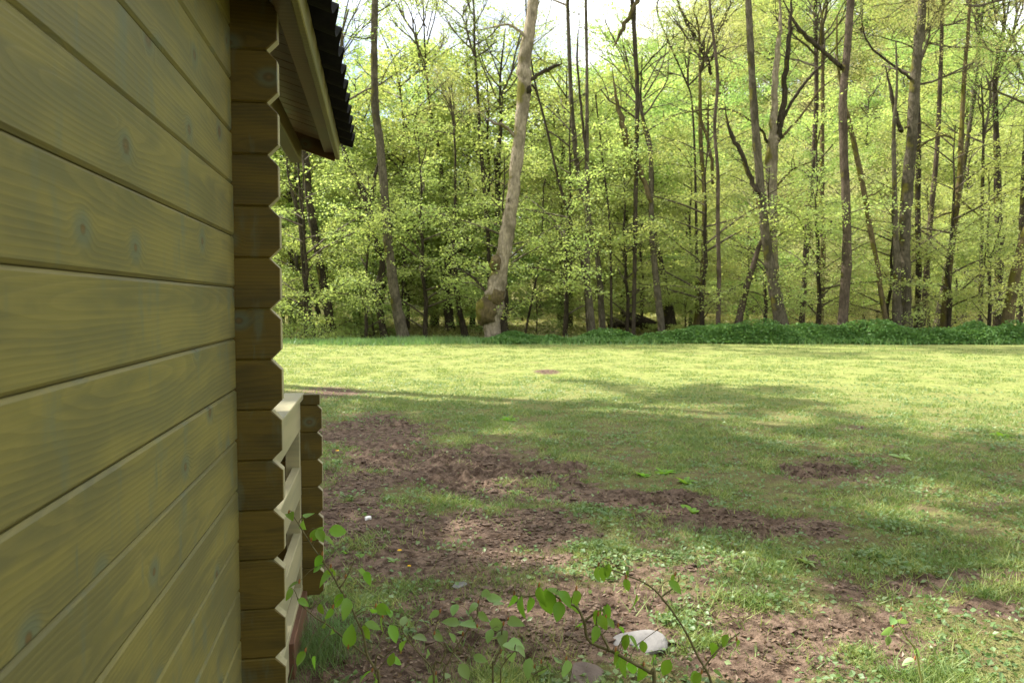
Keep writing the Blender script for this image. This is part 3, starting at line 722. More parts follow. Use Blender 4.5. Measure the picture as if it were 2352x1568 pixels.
T('dark_tree', B_((912, 300, 18), (910, 640, 23), (906, 900, 29), (915, 1050, 27), (902, 1340, 42)), 38, 'bark_moss', 'mossy dark trunk set back between pinkish grey and tall reddish trunks', 17, 1, .8, 13)
T('pine_tree', B_((1034, 0, 36), (1016, 250, 39), (1000, 450, 44), (1005, 700, 45), (1015, 900, 47), (1015, 1150, 51), (995, 1440, 58)), 30.2, 'bark_red', 'tall reddish grey trunk curving gently, rising bare from the nettle bed', 19, 2, .9, 15,
  limbs=[dict(p=B_((1000, 295, 26), (960, 262, 25), (880, 192, 25), (800, 112, 24), (735, -10, 18)), tw=8, m='bark_dark'), dict(p=B_((975, 268, 14), (962, 225, 10)), tw=0, m='bark_pale')])
T('slender_tree', B_((1000, 420, 18), (1030, 540, 24), (1060, 680, 28), (1095, 850, 28), (1120, 1000, 27), (1150, 1150, 25), (1170, 1300, 27), (1197, 1440, 32)), 30.9, 'bark_moss', 'knobbly slim trunk slanting between the tall reddish trunk and the double tree', 13, None,
  limbs=[dict(p=B_((1100, 860, 12), (1160, 830, 8), (1200, 780, 5)), tw=3)])
T('old_tree', B_((1345, 50, 40), (1322, 250, 50), (1300, 600, 56), (1282, 800, 60), (1270, 1000, 56), (1270, 1200, 60), (1272, 1430, 76)), 31.5, 'bark_grey', 'thick grey main trunk of the double tree, with dark side limbs', 19, 2, 1., 14,
  limbs=[dict(p=B_((1250, 570, 28), (1242, 540, 27), (1215, 430, 26), (1185, 285, 20)), m='bark_dark', tw=5), dict(p=B_((1300, 345, 16), (1230, 292, 14), (1130, 212, 12), (1085, 122, 11), (1088, 0, 9)), m='bark_dark', tw=9),
         dict(p=B_((1320, 650, 12), (1380, 610, 12), (1440, 590, 11), (1540, 630, 7)), m='bark_moss', tw=8), dict(p=B_((1270, 555, 14), (1340, 535, 8)), tw=4, m='bark_moss')])
T('slender_tree', B_((1222, 560, 20), (1224, 800, 26), (1230, 1000, 29), (1235, 1200, 42), (1236, 1430, 52)), 31, 'bark_grey', 'thinner second stem of the grey double tree, rising from the same foot', 12, None)
T('slender_tree', B_((1330, 560, 24), (1326, 900, 28), (1330, 1200, 30), (1322, 1420, 32)), 33, 'bark_dark', 'dark upright trunk touching the grey double tree on its far side from the reddish trunk', 14, 2, .8, 11)
T('slender_tree', B_((1432, 100, 18), (1426, 300, 22), (1410, 650, 24), (1386, 900, 27), (1368, 1150, 28), (1345, 1420, 32)), 34, 'bark_red', 'reddish slim slanting trunk between the dark upright one and the mossy slanting one', 18, 2, .8, 14)
T('slender_tree', B_((1545, 150, 18), (1535, 250, 20), (1520, 500, 25), (1510, 750, 29), (1490, 950, 31), (1465, 1150, 35), (1440, 1420, 44)), 33, 'bark_moss', 'mossy grey slanting trunk with a yellow mossy foot', 18, 2, .9, 14,
  limbs=[dict(p=B_((1500, 860, 10), (1560, 910, 9), (1620, 960, 9), (1672, 1025, 7)), tw=6, m='bark_moss'), dict(p=B_((1490, 920, 12), (1440, 932, 10), (1370, 965, 6)), tw=6, m='bark_moss')])
T('slender_tree', B_((1600, 100, 18), (1585, 280, 22), (1570, 420, 24), (1545, 600, 22), (1500, 900, 24), (1440, 1250, 36)), 38, 'bark_grey', 'grey trunk set back behind the mossy slanting one', 18, 2, .9, 14)
T('slender_tree', B_((1608, 800, 18), (1603, 1100, 20), (1600, 1350, 26)), 36, 'bark_dark', 'dark thin stem between the mossy slanting trunk and the broad dim trunk', 12, 1, .7, 9)
T('dark_tree', B_((1672, 700, 34), (1676, 900, 40), (1680, 1100, 40), (1676, 1330, 44)), 37, 'bark_dark', 'broad dim trunk among the greenest leaves of the right side', 17, 1, 1., 12)
T('old_tree', B_((1850, 860, 44), (1789, 1050, 50), (1742, 1240, 56), (1715, 1420, 62)), 30.6, 'bark_moss', 'mossy golden leaning trunk at the end of the nettle bed', 13, 2, .8, 10)
T('slender_tree', B_((1790, 700, 24), (1782, 900, 28), (1772, 1150, 30), (1770, 1390, 34)), 36, 'bark_dark', 'dark trunk behind the mossy golden leaning one', 16, 1, .8, 11)
T('leaning_trunk', B_((640, 1060, 20), (610, 1150, 30), (572, 1280, 38), (535, 1455, 46)), 31.5, 'bark_red', 'short brown broken trunk leaning toward the thick leaning grey one', 4.9, None)
T('dead_tree', B_((215, -40, 8), (190, 40, 9), (240, 180, 10), (312, 345, 9), (345, 470, 10), (360, 900, 14), (365, 1380, 20)), 37, 'bark_dark', 'thin dark bent stem reaching across the pale sky gap', 15, 3, .7, 12,
  limbs=[dict(p=B_((430, 325, 16), (390, 232, 24), (320, 130, 26), (255, -10, 22)), tw=10, dy=-.6)])

# copies of young beeches filling the wood
def place(proto, x, y, s, rz, name, label, group, cat='tree'):
    tr, cr, h = proto
    z = float(terrain(np.array([x]), np.array([y]))[0])
    root = empty(name, (x, y, z)); root.rotation_euler = (0, 0, rz); root.scale = (s, s, s)
    tag(root, label, cat, group)
    link('trunk', tr, root); link('crown', cr, root)
    return root
def fpos(s, d):                        # s right of the view axis, d along it
    return s*math.cos(YAW)+d*math.sin(YAW), -s*math.sin(YAW)+d*math.cos(YAW)
rb = np.random.default_rng(5)
def scatter(n, smin, smax, dmin, dmax, protos, scl, label, group, mind, name='young_beech', fan=True):
    pts = []; tries = 0
    while len(pts) < n and tries < n*60:
        tries += 1
        d = rb.uniform(dmin, dmax); f = d/dmin if fan else 1
        s = rb.uniform(smin, smax)*f
        if any((s-a)**2+(d-b)**2 < mind**2 for a, b in pts): continue
        pts.append((s, d)); x, y = fpos(s, d)
        place(BEE[protos[rb.integers(len(protos))]], x, y, rb.uniform(*scl), rb.uniform(0, 6.28), name, label, group)
scatter(5, -12, -5.5, 34.2, 37, [0, 2, 2, 0], (.5, .75), 'low young beech with leaves to the ground among the dark trunks near the cabin', 'low young beeches at the grassy bank', 1.4)
scatter(5, -1, 18, 33.2, 36.5, [0, 2, 4, 0], (.45, .65), 'low young beech at the stream edge right behind the nettle bank', 'low young beeches at the nettle bank', 2.4)
for k, (s0, d0, sc) in enumerate([(-11.2, 32.2, .8), (-8.6, 32.0, .95), (-6.1, 31.8, .8), (-3.6, 32.6, 1.05), (-.4, 32.4, .9), (2.2, 32.2, 1.1), (5.0, 32.8, .9), (8.0, 32.5, 1.05), (10.6, 32.3, .85), (13.2, 32.8, 1.1), (15.8, 32.4, .9), (18.6, 32.8, 1.1), (20.6, 33, .9)]):
    place(BEE[6], *fpos(s0, d0), sc, k*2.1, 'young_beech', 'thin young beech with sparse leaf sprays standing among the front trunks on the bank', 'sparse young beeches on the bank')
scatter(8, -13, -2, 38, 45, [0, 1, 2, 3, 5], (.75, 1.05), 'young beech with layered fresh leaves between the cabin corner and the pale leaning tree', 'young beeches behind the grassy bank', 2.2)
scatter(11, -2, 24, 38, 47, [0, 1, 2, 4, 5], (.75, 1.1), 'young beech with layered fresh leaves behind the trunks of the nettle bank', 'young beeches behind the nettle bank', 2.6)
scatter(4, -12, 6, 37, 43, [5, 3, 1, 5], (1.05, 1.3), 'tall airy beech whose light leaves reach up before the sky behind the front trunks', 'airy beeches before the sky', 2.6)
for k, (s0, d0, sc, p) in enumerate([(-11.5, 40, 1.35, 5), (-8.4, 41.5, 1.4, 1), (-5.4, 39.5, 1.4, 5), (-2.2, 42.5, 1.5, 1), (2.6, 41.5, 1.4, 5), (6., 41.5, 1.35, 1)]):
    place(BEE[p], *fpos(s0, d0), sc, k*1.7, 'young_beech', 'tall airy beech whose light leaves reach up before the sky behind the front trunks', 'airy beeches before the sky')
scatter(20, -14, 30, 47, 62, [0, 1, 3, 5, 4], (.95, 1.4), 'leafy beech standing deeper in the wood behind the front trunks', 'beeches deeper in the wood', 3.2, 'beech_tree')
scatter(15, -18, 3, 62, 84, [1, 3, 5, 3], (1.45, 1.9), 'leafy tree far back in the wood under the open sky', 'far trees under the open sky', 4.5, 'far_tree')
scatter(34, 4, 42, 64, 92, [1, 3, 5, 4], (1.3, 1.9), 'leafy tree growing on the lower wooded slope', 'trees on the lower slope', 4.4, 'slope_tree')
scatter(46, 9, 56, 94, 140, [1, 3, 5, 4], (1.7, 2.3), 'leafy tree growing high on the wooded slope against the sky', 'trees high on the slope', 5.0, 'slope_tree')
# tall trees beside and behind the cabin, outside the picture, that shade the meadow and the cabin
SHT = mesh_np('tall_trunk', *(lambda vf: (vf[0], [vf[1]]))(tube([(0, 0, -.4), (.05, 0, 3), (-.1, .1, 7), (.05, 0, 11), (0, 0, 15)], [.36, .28, .24, .2, .12], 10, .05)), [M['bark_grey']], None, True)
def tall(x, y, z0, sc, c, label, group):
    zb = float(terrain(np.array([x]), np.array([y]))[0]); root = empty('tall_tree', (x, y, zb)); tag(root, label, 'tree', group)
    link('trunk', SHT, root); link('crown', CAN[c], root, (0, 0, z0), (0, 0, rb.uniform(0, 6.28)), (sc, sc, sc*.9))
for x, y, z0, sc, c in [(-4.8, 13.3, 9., .9, 4), (-7.6, 12.3, 8.5, 1.0, 4), (-11, 14.5, 9, 1.1, 4), (-5, 16.4, 10.5, .95, 4), (-8.2, 15.6, 10, 1.0, 4), (-10.5, 10, 8.5, .9, 4), (-5.6, 17.9, 12, .8, 4)]:
    tall(x, y, z0, sc, c, 'tall beech beside the cabin whose leaves shade the meadow', 'beeches beside the cabin')
for k, (x, y, sc, p) in enumerate([(-4, -8, 1.4, 3), (3, -10, 1.5, 3), (9, -8, 1.4, 5), (14, -4, 1.5, 3), (-9, -5, 1.5, 5), (6, -15, 1.8, 3), (-1, -15, 1.8, 3)]):  # unseen beeches added behind the camera to cut sky light on the log faces
    place(BEE[p], x, y, sc, k*1.3, 'added_shade_beech', 'unseen leafy beech added behind the camera to darken the cabin logs', 'added beeches behind the camera')

# ------------------------------------------------------------------ ground cover
def scatter_pts(n, smin, smax, dmin, dmax, rng, fan=False):
    s = rng.uniform(smin, smax, n); d = rng.uniform(dmin, dmax, n)
    if fan: s = s*d/dmin
    return s*math.cos(YAW)+d*math.sin(YAW), -s*math.sin(YAW)+d*math.cos(YAW), s, d
# nettle bed along the bank
rg = np.random.default_rng(77)
x, y, s, d = scatter_pts(120000, -2.2, 27, 27.6, 30.6, rg)
edge = 28.0+.8*fbm(s*.5, s*0, 3)
hm = np.clip(fbm(s*.55+9, d*.9, 3)-.12, 0, 1)*1.0*sstep(edge-.15, edge+.7, d)*sstep(-2.2, .5, s)*(.55+.45*sstep(2, 12, s))*sstep(31., 29.8, d)
keep = hm > .06; x, y, s, d, hm = x[keep], y[keep], s[keep], d[keep], hm[keep]
z = terrain(x, y)+hm*rg.uniform(.1, 1.1, len(x))**.6*1.35
V, F = leaf_quads(np.stack([x, y, z], 1), rg.uniform(.07, .14, len(x)), .5, .6, rg)
tag(link('nettle_bed', mesh_np('nettle_bed', V, [F], [M['leaf_d']])), 'low dark green nettle bed along the far edge of the meadow', 'nettles', kind='stuff')

def blades(x, y, z, h, w, rng, lean=.5):
    n = len(x); th = rng.uniform(0, 6.283, n); P = np.stack([x, y, z], 1)
    w = np.broadcast_to(w, (n,)); h = np.broadcast_to(h, (n,))
    a = np.stack([np.cos(th), np.sin(th), 0*th], 1)*w[:, None]*.5
    ln = rng.normal(size=(n, 2))*lean
    tip = P+np.stack([ln[:, 0]*h, ln[:, 1]*h, h], 1)
    V = np.stack([P-a, P+a, tip], 1).reshape(-1, 3)
    return V, np.arange(3*n).reshape(n, 3)
# bank grass on the left and along the foot of the bank
x, y, s, d = scatter_pts(60000, -13, 27, 27.4, 31.2, rg)
kp = rg.random(len(x)) < sstep(27.4, 29.8, d+2.2*(fbm(s*.45+3, d*.3, 3)-.5))*np.where(s < 0, 1., .35); x, y, s, d = x[kp], y[kp], s[kp], d[kp]
V, F = blades(x, y, terrain(x, y)-.02, rg.uniform(.06, .32, len(x))*(.25+1.3*fbm(x*.8, y*.8, 3)), .035, rg, .4)
tag(link('bank_grass', mesh_np('bank_grass', V, [F], [M['grass_b']])), 'taller blue green grass growing along the bank below the trunks', 'grass', kind='stuff')
# meadow grass, densest near by
n = 760000
r = np.exp(rg.uniform(math.log(2.4), math.log(30), n)); a = rg.uniform(R(-24), R(56), n)
x = r*np.sin(a); y = r*np.cos(a)
ok = ~((x < -.24) & (y < 4.0)); x, y, r = x[ok], y[ok], r[ok]
dm_ = dirtmap(x, y); pt = fbm(x*4, y*4, 3)
ok = rg.random(len(x)) < np.clip(1.05-dm_*1.6, .04, 1)*np.clip(.25+(pt-.3)*2.6, .06, 1); x, y, r, pt = x[ok], y[ok], r[ok], pt[ok]
hg = rg.uniform(.012, .034, len(x))*(.3+1.7*sstep(.3, .75, fbm(x*2.2+5, y*2.2, 3)))*(1+.0*r)*np.where(rg.random(len(x)) < .06, 1.8, 1)
V, F = blades(x, y, zat(x, y)-.004, hg, .0042*(1+r*.19), rg, .8)
tag(link('meadow_grass', mesh_np('meadow_grass', V, [F], [M['grass']])), 'short yellow green grass of the open meadow', 'grass', kind='stuff')
# clover and small weeds
n = 240000
r = np.exp(rg.uniform(math.log(2.5), math.log(16), n)); a = rg.uniform(R(-22), R(54), n); x = r*np.sin(a); y = r*np.cos(a)
pt = fbm(x*2.6+60, y*2.6, 3); ok = (rg.random(n) < (.13+.6*sstep(.52, .70, pt))*np.clip(1.0-1.5*dirtmap(x, y), .03, 1)) & ~((x < -.22) & (y < 4.05)); x, y, r = x[ok], y[ok], r[ok]
V, F = leaf_quads(np.stack([x, y, zat(x, y)+rg.uniform(.006, .035, len(x))], 1), rg.uniform(.012, .034, len(x))*(1+.03*r), .5, .8, rg)
tag(link('clover_patches', mesh_np('clover', V, [F], [M['grass_b']])), 'small clover and weed leaves spread between the meadow grass', 'weeds', kind='stuff')
# dry leaf litter and clods on the bare soil
n = 26000
r = np.exp(rg.uniform(math.log(2.5), math.log(13), n)); a = rg.uniform(R(-22), R(54), n); x = r*np.sin(a); y = r*np.cos(a)
ok = (rg.random(n) < .08+dirtmap(x, y)*.9) & ~((x < -.2) & (y < 4.1)); x, y = x[ok], y[ok]
V, F = leaf_quads(np.stack([x, y, zat(x, y)+.006], 1), rg.uniform(.008, .034, len(x)), .5, .55, rg)
tag(link('leaf_litter', mesh_np('leaf_litter', V, [F], [M['litter']])), 'dry brown leaf bits lying on the bare meadow soil', 'leaf litter', kind='stuff')
def clod_mesh(seed):
    bm = bmesh.new(); bmesh.ops.create_icosphere(bm, subdivisions=1, radius=1); q = np.random.default_rng(seed)
    for v in bm.verts: v.co *= q.uniform(.6, 1.25); v.co.z *= .6
    V = np.array([v.co[:] for v in bm.verts]); F = np.array([[v.index for v in f.verts] for f in bm.faces]); bm.free(); return V, F
cv, cf = clod_mesh(4); n = 34000
r = np.exp(rg.uniform(math.log(2.6), math.log(12), n)); a = rg.uniform(R(-12), R(50), n); x = r*np.sin(a); y = r*np.cos(a)
ok = (dirtmap(x, y)*rg.uniform(.3, 1, n)*(.45+.55*sstep(3.8, 5.2, r)) > .33) & (fbm(x*2+8, y*2, 3) > .44) & ~((x < -.2) & (y < 4.1)); x, y = x[ok], y[ok]; n = len(x)
sz = rg.uniform(.004, .016, n)*np.where(rg.random(n) < .10, 2.0, 1); th = rg.uniform(0, 6.28, n)
VV = cv[None]*sz[:, None, None]*np.stack([rg.uniform(.7, 1.4, n), rg.uniform(.7, 1.4, n), rg.uniform(.7, 1.3, n)], 1)[:, None]
c_, s_ = np.cos(th)[:, None], np.sin(th)[:, None]
VV = np.stack([VV[..., 0]*c_-VV[..., 1]*s_, VV[..., 0]*s_+VV[..., 1]*c_, VV[..., 2]], -1)+np.stack([x, y, zat(x, y)+sz*.2], 1)[:, None]
FF = (cf[None]+np.arange(n)[:, None, None]*len(cv)).reshape(-1, 3)
tag(link('soil_clods', mesh_np('soil_clods', VV.reshape(-1, 3), [FF], [mat_plain('soil_crumb', (.06, .038, .026), (.16, .108, .077), 30)])), 'crumbly brown soil clods scattered over the bare ground', 'soil', kind='stuff')
# herbs on the wood floor
x, y, s, d = scatter_pts(90000, -13, 22, 31, 62, rg, True)
pt = fbm(x*.5, y*.5, 3); ok = rg.random(len(x)) < sstep(.3, .6, pt); x, y, d, pt = x[ok], y[ok], d[ok], pt[ok]
V, F = leaf_quads(np.stack([x, y, terrain(x, y)+rg.uniform(0.01, .35, len(x))*pt], 1), rg.uniform(.08, .18, len(x)), .6, .55, rg)
tag(link('wood_floor_herbs', mesh_np('wood_floor_herbs', V, [F], [M['herb']])), 'low olive green herbs covering the floor of the wood', 'herbs', kind='stuff')

# thickets at the stream bank
def thicket(px, py, D, w, h, n, leafmat, name, label, nl=1800):
    p = at_depth(px, py, D); zb = float(terrain(p[0:1], p[1:2])[0]); A = Acc(); P = []
    for k in range(n):
        a0 = rg.uniform(0, 6.28); b = np.array([rg.normal()*w*.25, rg.normal()*w*.15, -.1]); l = h*rg.uniform(.6, 1.3)
        c = limb_curve(b, a0, l*.6, 1.6, .7, 6, rg); A.add(*tube(c, np.linspace(.014, .004, 6), 3), 0)
        P.append(c[rg.integers(1, 6, nl//n)]+rg.normal(size=(nl//n, 3))*.16)
    P = np.concatenate(P); P[:, 2] = np.maximum(P[:, 2], .02)
    A.add(*leaf_quads(P, rg.uniform(.05, .1, len(P)), .6, .6, rg), 1)
    root = empty(name, (p[0], p[1], zb)); tag(root, label, 'bush')
    link('crown', A.mesh('thicket', [M['twig'], M[leafmat]], False), root)
thicket(545, 322, 32.5, 3.2, 1.5, 60, 'leaf_o', 'thicket', 'low brownish thicket of thin twigs between the burled pale tree and slim grey trunks')
thicket(330, 318, 31.8, 3.0, 1.6, 40, 'leaf_g', 'thicket', 'leafy green bush at the feet of the dark trunks by the cabin', 4000)
thicket(478, 326, 35, 2.2, 1.0, 30, 'leaf_o', 'thicket', 'small olive bush between grey trunk and burled pale tree')
thicket(720, 322, 33, 3.4, 1.2, 40, 'leaf_o', 'thicket', 'thin twiggy bush behind the pinkish brown pole')
thicket(865, 318, 33.5, 3.6, 1.8, 50, 'leaf_y', 'thicket', 'yellow green bush between the reddish trunk and the slanting knobbly one', 3500)
thicket(958, 316, 33.5, 4, 1.6, 50, 'leaf_o', 'thicket', 'olive bush behind the mossy yellow foot of the slanting trunk', 3000)

# fallen dark root plate in the wood
p = at_depth(628, 299, 38); zb = float(terrain(p[0:1], p[1:2])[0])
fl = empty('fallen_log', (p[0], p[1], zb)); tag(fl, 'black fallen log with upturned roots lying deep in the wood', 'log')
A = Acc(); A.add(*tube([(-1.0, 0, .5), (0, 0, .72), (1., .2, .55), (2.1, .4, .15)], [.22, .34, .3, .2], 9, .12, rg), 0)
link('log', A.mesh('log', [M['bark_dark']]), fl)
for k in range(7):
    c = limb_curve(np.array([-.7+rg.normal()*.3, 0, .6]), rg.uniform(0, 6.28), rg.uniform(.5, 1.), rg.uniform(-.6, 1.2), .3, 5, rg)
    A = Acc(); A.add(*tube(c, np.linspace(.09, .02, 5), 5, .1, rg), 0); link('root', A.mesh('root', [M['bark_dark']]), fl)

# ------------------------------------------------------------------ saplings in front
def leaf_mesh(name, mat, bend=.25, wid=.34):
    n = 7; t = np.linspace(0, 1, n); half = wid*np.sin(math.pi*t**.82)**.8*(1-.15*t); half[0] = .01; half[-1] = 0
    V = []
    for i in range(n):
        zc = -bend*t[i]**2; V += [(t[i], -half[i], zc+half[i]*.32), (t[i], 0, zc), (t[i], half[i], zc+half[i]*.32)]
    F = []
    for i in range(n-1):
        b = i*3; F += [(b, b+3, b+4, b+1), (b+1, b+4, b+5, b+2)]
    return mesh_np(name, V, [np.array(F)], [mat], None, True)
LM = {k: [leaf_mesh('sapling_leaf', M[k], b, w) for b, w in ((.15, .33), (.35, .30), (.05, .36), (.5, .32))] for k in ('leaf_s', 'leaf_sp')}
def C8(*rows): return [(280+x*.15873, 506.67+y*.15873) for x, y in rows]
def D_(*rows): return [disp(x, y) for x, y in rows]
def sapling(name, label, D, stems, leaves, mat, size, hang=.5, thick=.0035, buds=True, group=None, matstem='stem_g'):
    st3 = []
    for k, s_ in enumerate(stems):
        dj = D+rg.normal()*.03*(k > 0)
        st3.append(np.array([at_depth(a, b, dj) for a, b in s_]))
    b = st3[0][0].copy(); zb = float(zat(b[0], b[1])[0])
    root_xy = b[:2]+np.array([.02, .01]); base = np.array([root_xy[0], root_xy[1], zb])
    root = empty(name, base); tag(root, label, 'sapling', group)
    A = Acc(); S_all = []
    for k, P in enumerate(st3):
        if k == 0 or P[0][2] < st3[0][0][2]+.02:
            g = np.array([*(P[0][:2]*.4+base[:2]*.6), zb-.03]); P = np.vstack([g, P])
        else:                                   # joins the nearest earlier stem
            j = np.argmin(np.linalg.norm(np.concatenate(S_all)-P[0], axis=1)); P = np.vstack([np.concatenate(S_all)[j], P])
        S = smooth_line(P, len(P)*6); S_all.append(S)
        A.add(*tube(S-base, np.linspace(thick*1.35 if k == 0 else thick, thick*.5, len(S)), 6, .06, rg), 0)
    Sa = np.concatenate(S_all)
    lv = []
    for q in leaves:
        px, py = q[0], q[1]; sc = q[2] if len(q) > 2 else 1.0
        c = at_depth(px, py, D+rg.normal()*.035); L = size*sc*rg.uniform(.85, 1.12)
        # leaf runs from its base (towards the stem) to the tip; hang pulls the tip down
        near = Sa[np.argmin(np.linalg.norm(Sa-c, axis=1))]
        out = c-near; out = out/(np.linalg.norm(out)+1e-6)
        dirv = out*.55+np.array([0, 0, -hang])+rg.normal(size=3)*.28; dirv /= np.linalg.norm(dirv)
        b0 = c-dirv*L*.5
        dist = np.linalg.norm(Sa-b0, axis=1); near = Sa[np.argmin(dist)]
        mid = (near+b0)/2+np.array([0, 0, .012])
        A.add(*tube(smooth_line(np.array([near, mid, b0]), 6)-base, np.linspace(.0014, .0008, 6), 4), 0)
        nrm = np.array([0, 0, 1.])*.7-np.array([FWD[0], FWD[1], 0])*.55+rg.normal(size=3)*.35
        yv = np.cross(nrm, dirv); yv /= np.linalg.norm(yv); zv = np.cross(dirv, yv)
        Mx = Matrix(((dirv[0]*L, yv[0]*L, zv[0]*L, b0[0]-base[0]), (dirv[1]*L, yv[1]*L, zv[1]*L, b0[1]-base[1]), (dirv[2]*L, yv[2]*L, zv[2]*L, b0[2]-base[2]), (0, 0, 0, 1)))
        lv.append((Mx, b0-base))
    link('stem', A.mesh('sapling_stem', [M[matstem]]), root)
    for k, (Mx, b0) in enumerate(lv):
        o = link('leaf', LM[mat][rg.integers(4)], root); o.matrix_local = Mx
        if buds and k % 3 == 0:
            V, F = tube([b0+[0, 0, -.003], b0+[0.001, 0, .004], b0+[.002, 0, .011]], [.0028, .0036, .001], 5)
            link('bud_scale', mesh_np('bud_scale', V, [F], [M['bud']]), root)
    return root
sapling('beech_sapling', 'tall leafy beech sapling growing in front of the porch railing logs', 2.35,
        [C8((625, 1109), (600, 1020), (550, 930), (525, 800), (490, 720), (440, 610), (370, 500), (340, 440), (285, 360), (200, 240), (120, 110), (80, 50)),
         C8((550, 935), (450, 860), (300, 740), (220, 690), (120, 600)), C8((600, 1010), (660, 940), (720, 885)), C8((520, 760), (560, 715), (620, 660)), C8((380, 500), (420, 440), (470, 330))],
        C8() + [(*C8((a, b))[0], s) for a, b, s in [(240, 340, .8), (240, 380, .8), (285, 430, 1.3), (325, 415, 1.), (365, 590, 1.), (420, 630, 1.25), (440, 810, 1.35), (540, 790, .9), (260, 640, .8), (310, 670, .8), (280, 740, .7), (320, 780, .7),
          (80, 490, .8), (150, 595, .8), (60, 545, .7), (760, 880, 1.1), (745, 965, 1.2), (705, 955, .8), (640, 740, 1.), (585, 750, 1.), (715, 795, 1.), (650, 645, .9), (690, 665, .8), (590, 650, .8), (60, 40, .9), (130, 100, 1.1), (185, 50, 1.), (225, 165, .9), (255, 180, .8), (365, 150, 1.1),
          (310, 200, .9), (420, 280, 1.1), (500, 300, .9), (440, 440, .8), (530, 410, .9), (550, 440, .7), (130, 950, .9), (220, 980, .9), (590, 1080, 1.), (530, 1050, .9)]],
        'leaf_s', .052, .35)
sapling('beech_sapling', 'thin pale beech sapling with small sparse leaves over bare soil', 2.5,
        [C8((970, 1090), (965, 1040), (940, 990), (870, 910), (770, 780)), C8((1030, 1090), (1060, 980), (1110, 880), (1190, 760), (1240, 690)), C8((970, 1035), (1015, 975), (1040, 890), (970, 820))],
        [(*C8((a, b))[0], s) for a, b, s in [(800, 740, 1.), (880, 820, 1.), (920, 920, .9), (970, 670, .8), (1080, 720, 1.1), (1100, 645, .8), (1200, 730, 1.), (1240, 750, .9), (1085, 820, .8), (1000, 820, .7), (1260, 950, .9), (1160, 1035, .9), (960, 1090, .8),
          (1350, 570, .9), (1300, 545, .7), (1220, 620, .8), (1280, 690, .8), (1380, 600, .8), (1130, 780, .7), (780, 715, .7), (1050, 1060, .8)]], 'leaf_sp', .058, .3, .0034)
sapling('beech_sapling', 'small pale green beech shoot between the sparse sapling and the dark leaved one', 2.5,
        [C8((1340, 1040), (1355, 970), (1390, 880), (1400, 760)), C8((1560, 1100), (1600, 1050), (1680, 1010)), C8((1390, 1100), (1400, 1000), (1480, 900))],
        [(*C8((a, b))[0], s) for a, b, s in [(1360, 735, 1.), (1345, 830, 1.2), (1400, 810, 1.), (1470, 715, 1.), (1440, 880, 1.), (1490, 870, 1.1), (1410, 930, .9), (1320, 810, .9), (1560, 1010, 1.), (1600, 995, 1.1), (1650, 1025, 1.1), (1700, 1005, .9), (1800, 1020, 1.1), (1460, 940, .8), (1520, 900, .8), (1640, 960, .7), (1730, 960, .8)]],
        'leaf_sp', .060, .35, .0032)
sapling('beech_sapling', 'beech sapling with drooping dark green leaves arching beside the pale stone', 2.2,
        [C8((2360, 1109), (2330, 1040), (2210, 970), (2100, 910), (1950, 840), (1915, 720), (1870, 630), (1800, 600), (1700, 545), (1560, 560), (1490, 555)), C8((1925, 710), (1990, 660), (2050, 640)), C8((2070, 890), (2020, 790), (1990, 740))],
        [(*C8((a, b))[0], s) for a, b, s in [(1470, 600, 1.1), (1515, 625, 1.1), (1580, 620, 1.), (1640, 560, 1.2), (1690, 600, 1.6), (1735, 540, 1.2), (1755, 655, 1.2), (1800, 570, 1.), (1842, 585, 1.4), (1872, 570, 1.), (1985, 705, 1.5), (2060, 660, 1.), (2035, 725, 1.1), (1990, 795, .9), (1880, 740, .7), (2150, 760, .6),
          (2180, 850, 1.), (2228, 855, 1.1), (2112, 950, 1.), (2160, 985, 1.3), (2220, 1010, 1.), (2285, 1030, 1.1), (2290, 880, .9), (2345, 960, .9), (2080, 730, .8)]],
        'leaf_s', .050, 1.0, .0046)
sapling('beech_sapling', 'thin slanting beech shoot with few drooping leaves rising beside the pale stone', 2.3,
        [D_((1640, 1600), (1600, 1500), (1560, 1425), (1500, 1350), (1440, 1320), (1385, 1300)), D_((1615, 1535), (1650, 1490), (1700, 1450)), D_((1520, 1370), (1545, 1350), (1560, 1330))],
        [(*disp(a, b), s) for a, b, s in [(1370, 1312, 1.1), (1385, 1318, 1.1), (1395, 1310, .8), (1440, 1342, .9), (1458, 1382, 1.1), (1552, 1345, 1.1), (1545, 1330, .7), (1640, 1488, 1.), (1665, 1470, .8), (1696, 1482, 1.), (1592, 1552, .9), (1440, 1318, .7), (1425, 1520, 1.), (1530, 1532, 1.), (1650, 1545, .8), (1600, 1560, 1.)]],
        'leaf_s', .050, .9, .0036)
sapling('tree_seedling', 'single pale upright shoot with a tuft of reddish young leaves on bare meadow', 2.3,
        [D_((2118, 1600), (2112, 1540), (2102, 1490), (2080, 1460), (2058, 1420))],
        [(*disp(a, b), s) for a, b, s in [(2040, 1450, 1.), (2068, 1425, 1.2), (2050, 1425, .9), (2085, 1518, 1.1), (2105, 1495, .9), (2040, 1470, .8), (2075, 1410, .8)]], 'leaf_sp', .042, .5, .0035, matstem='leaf_o')

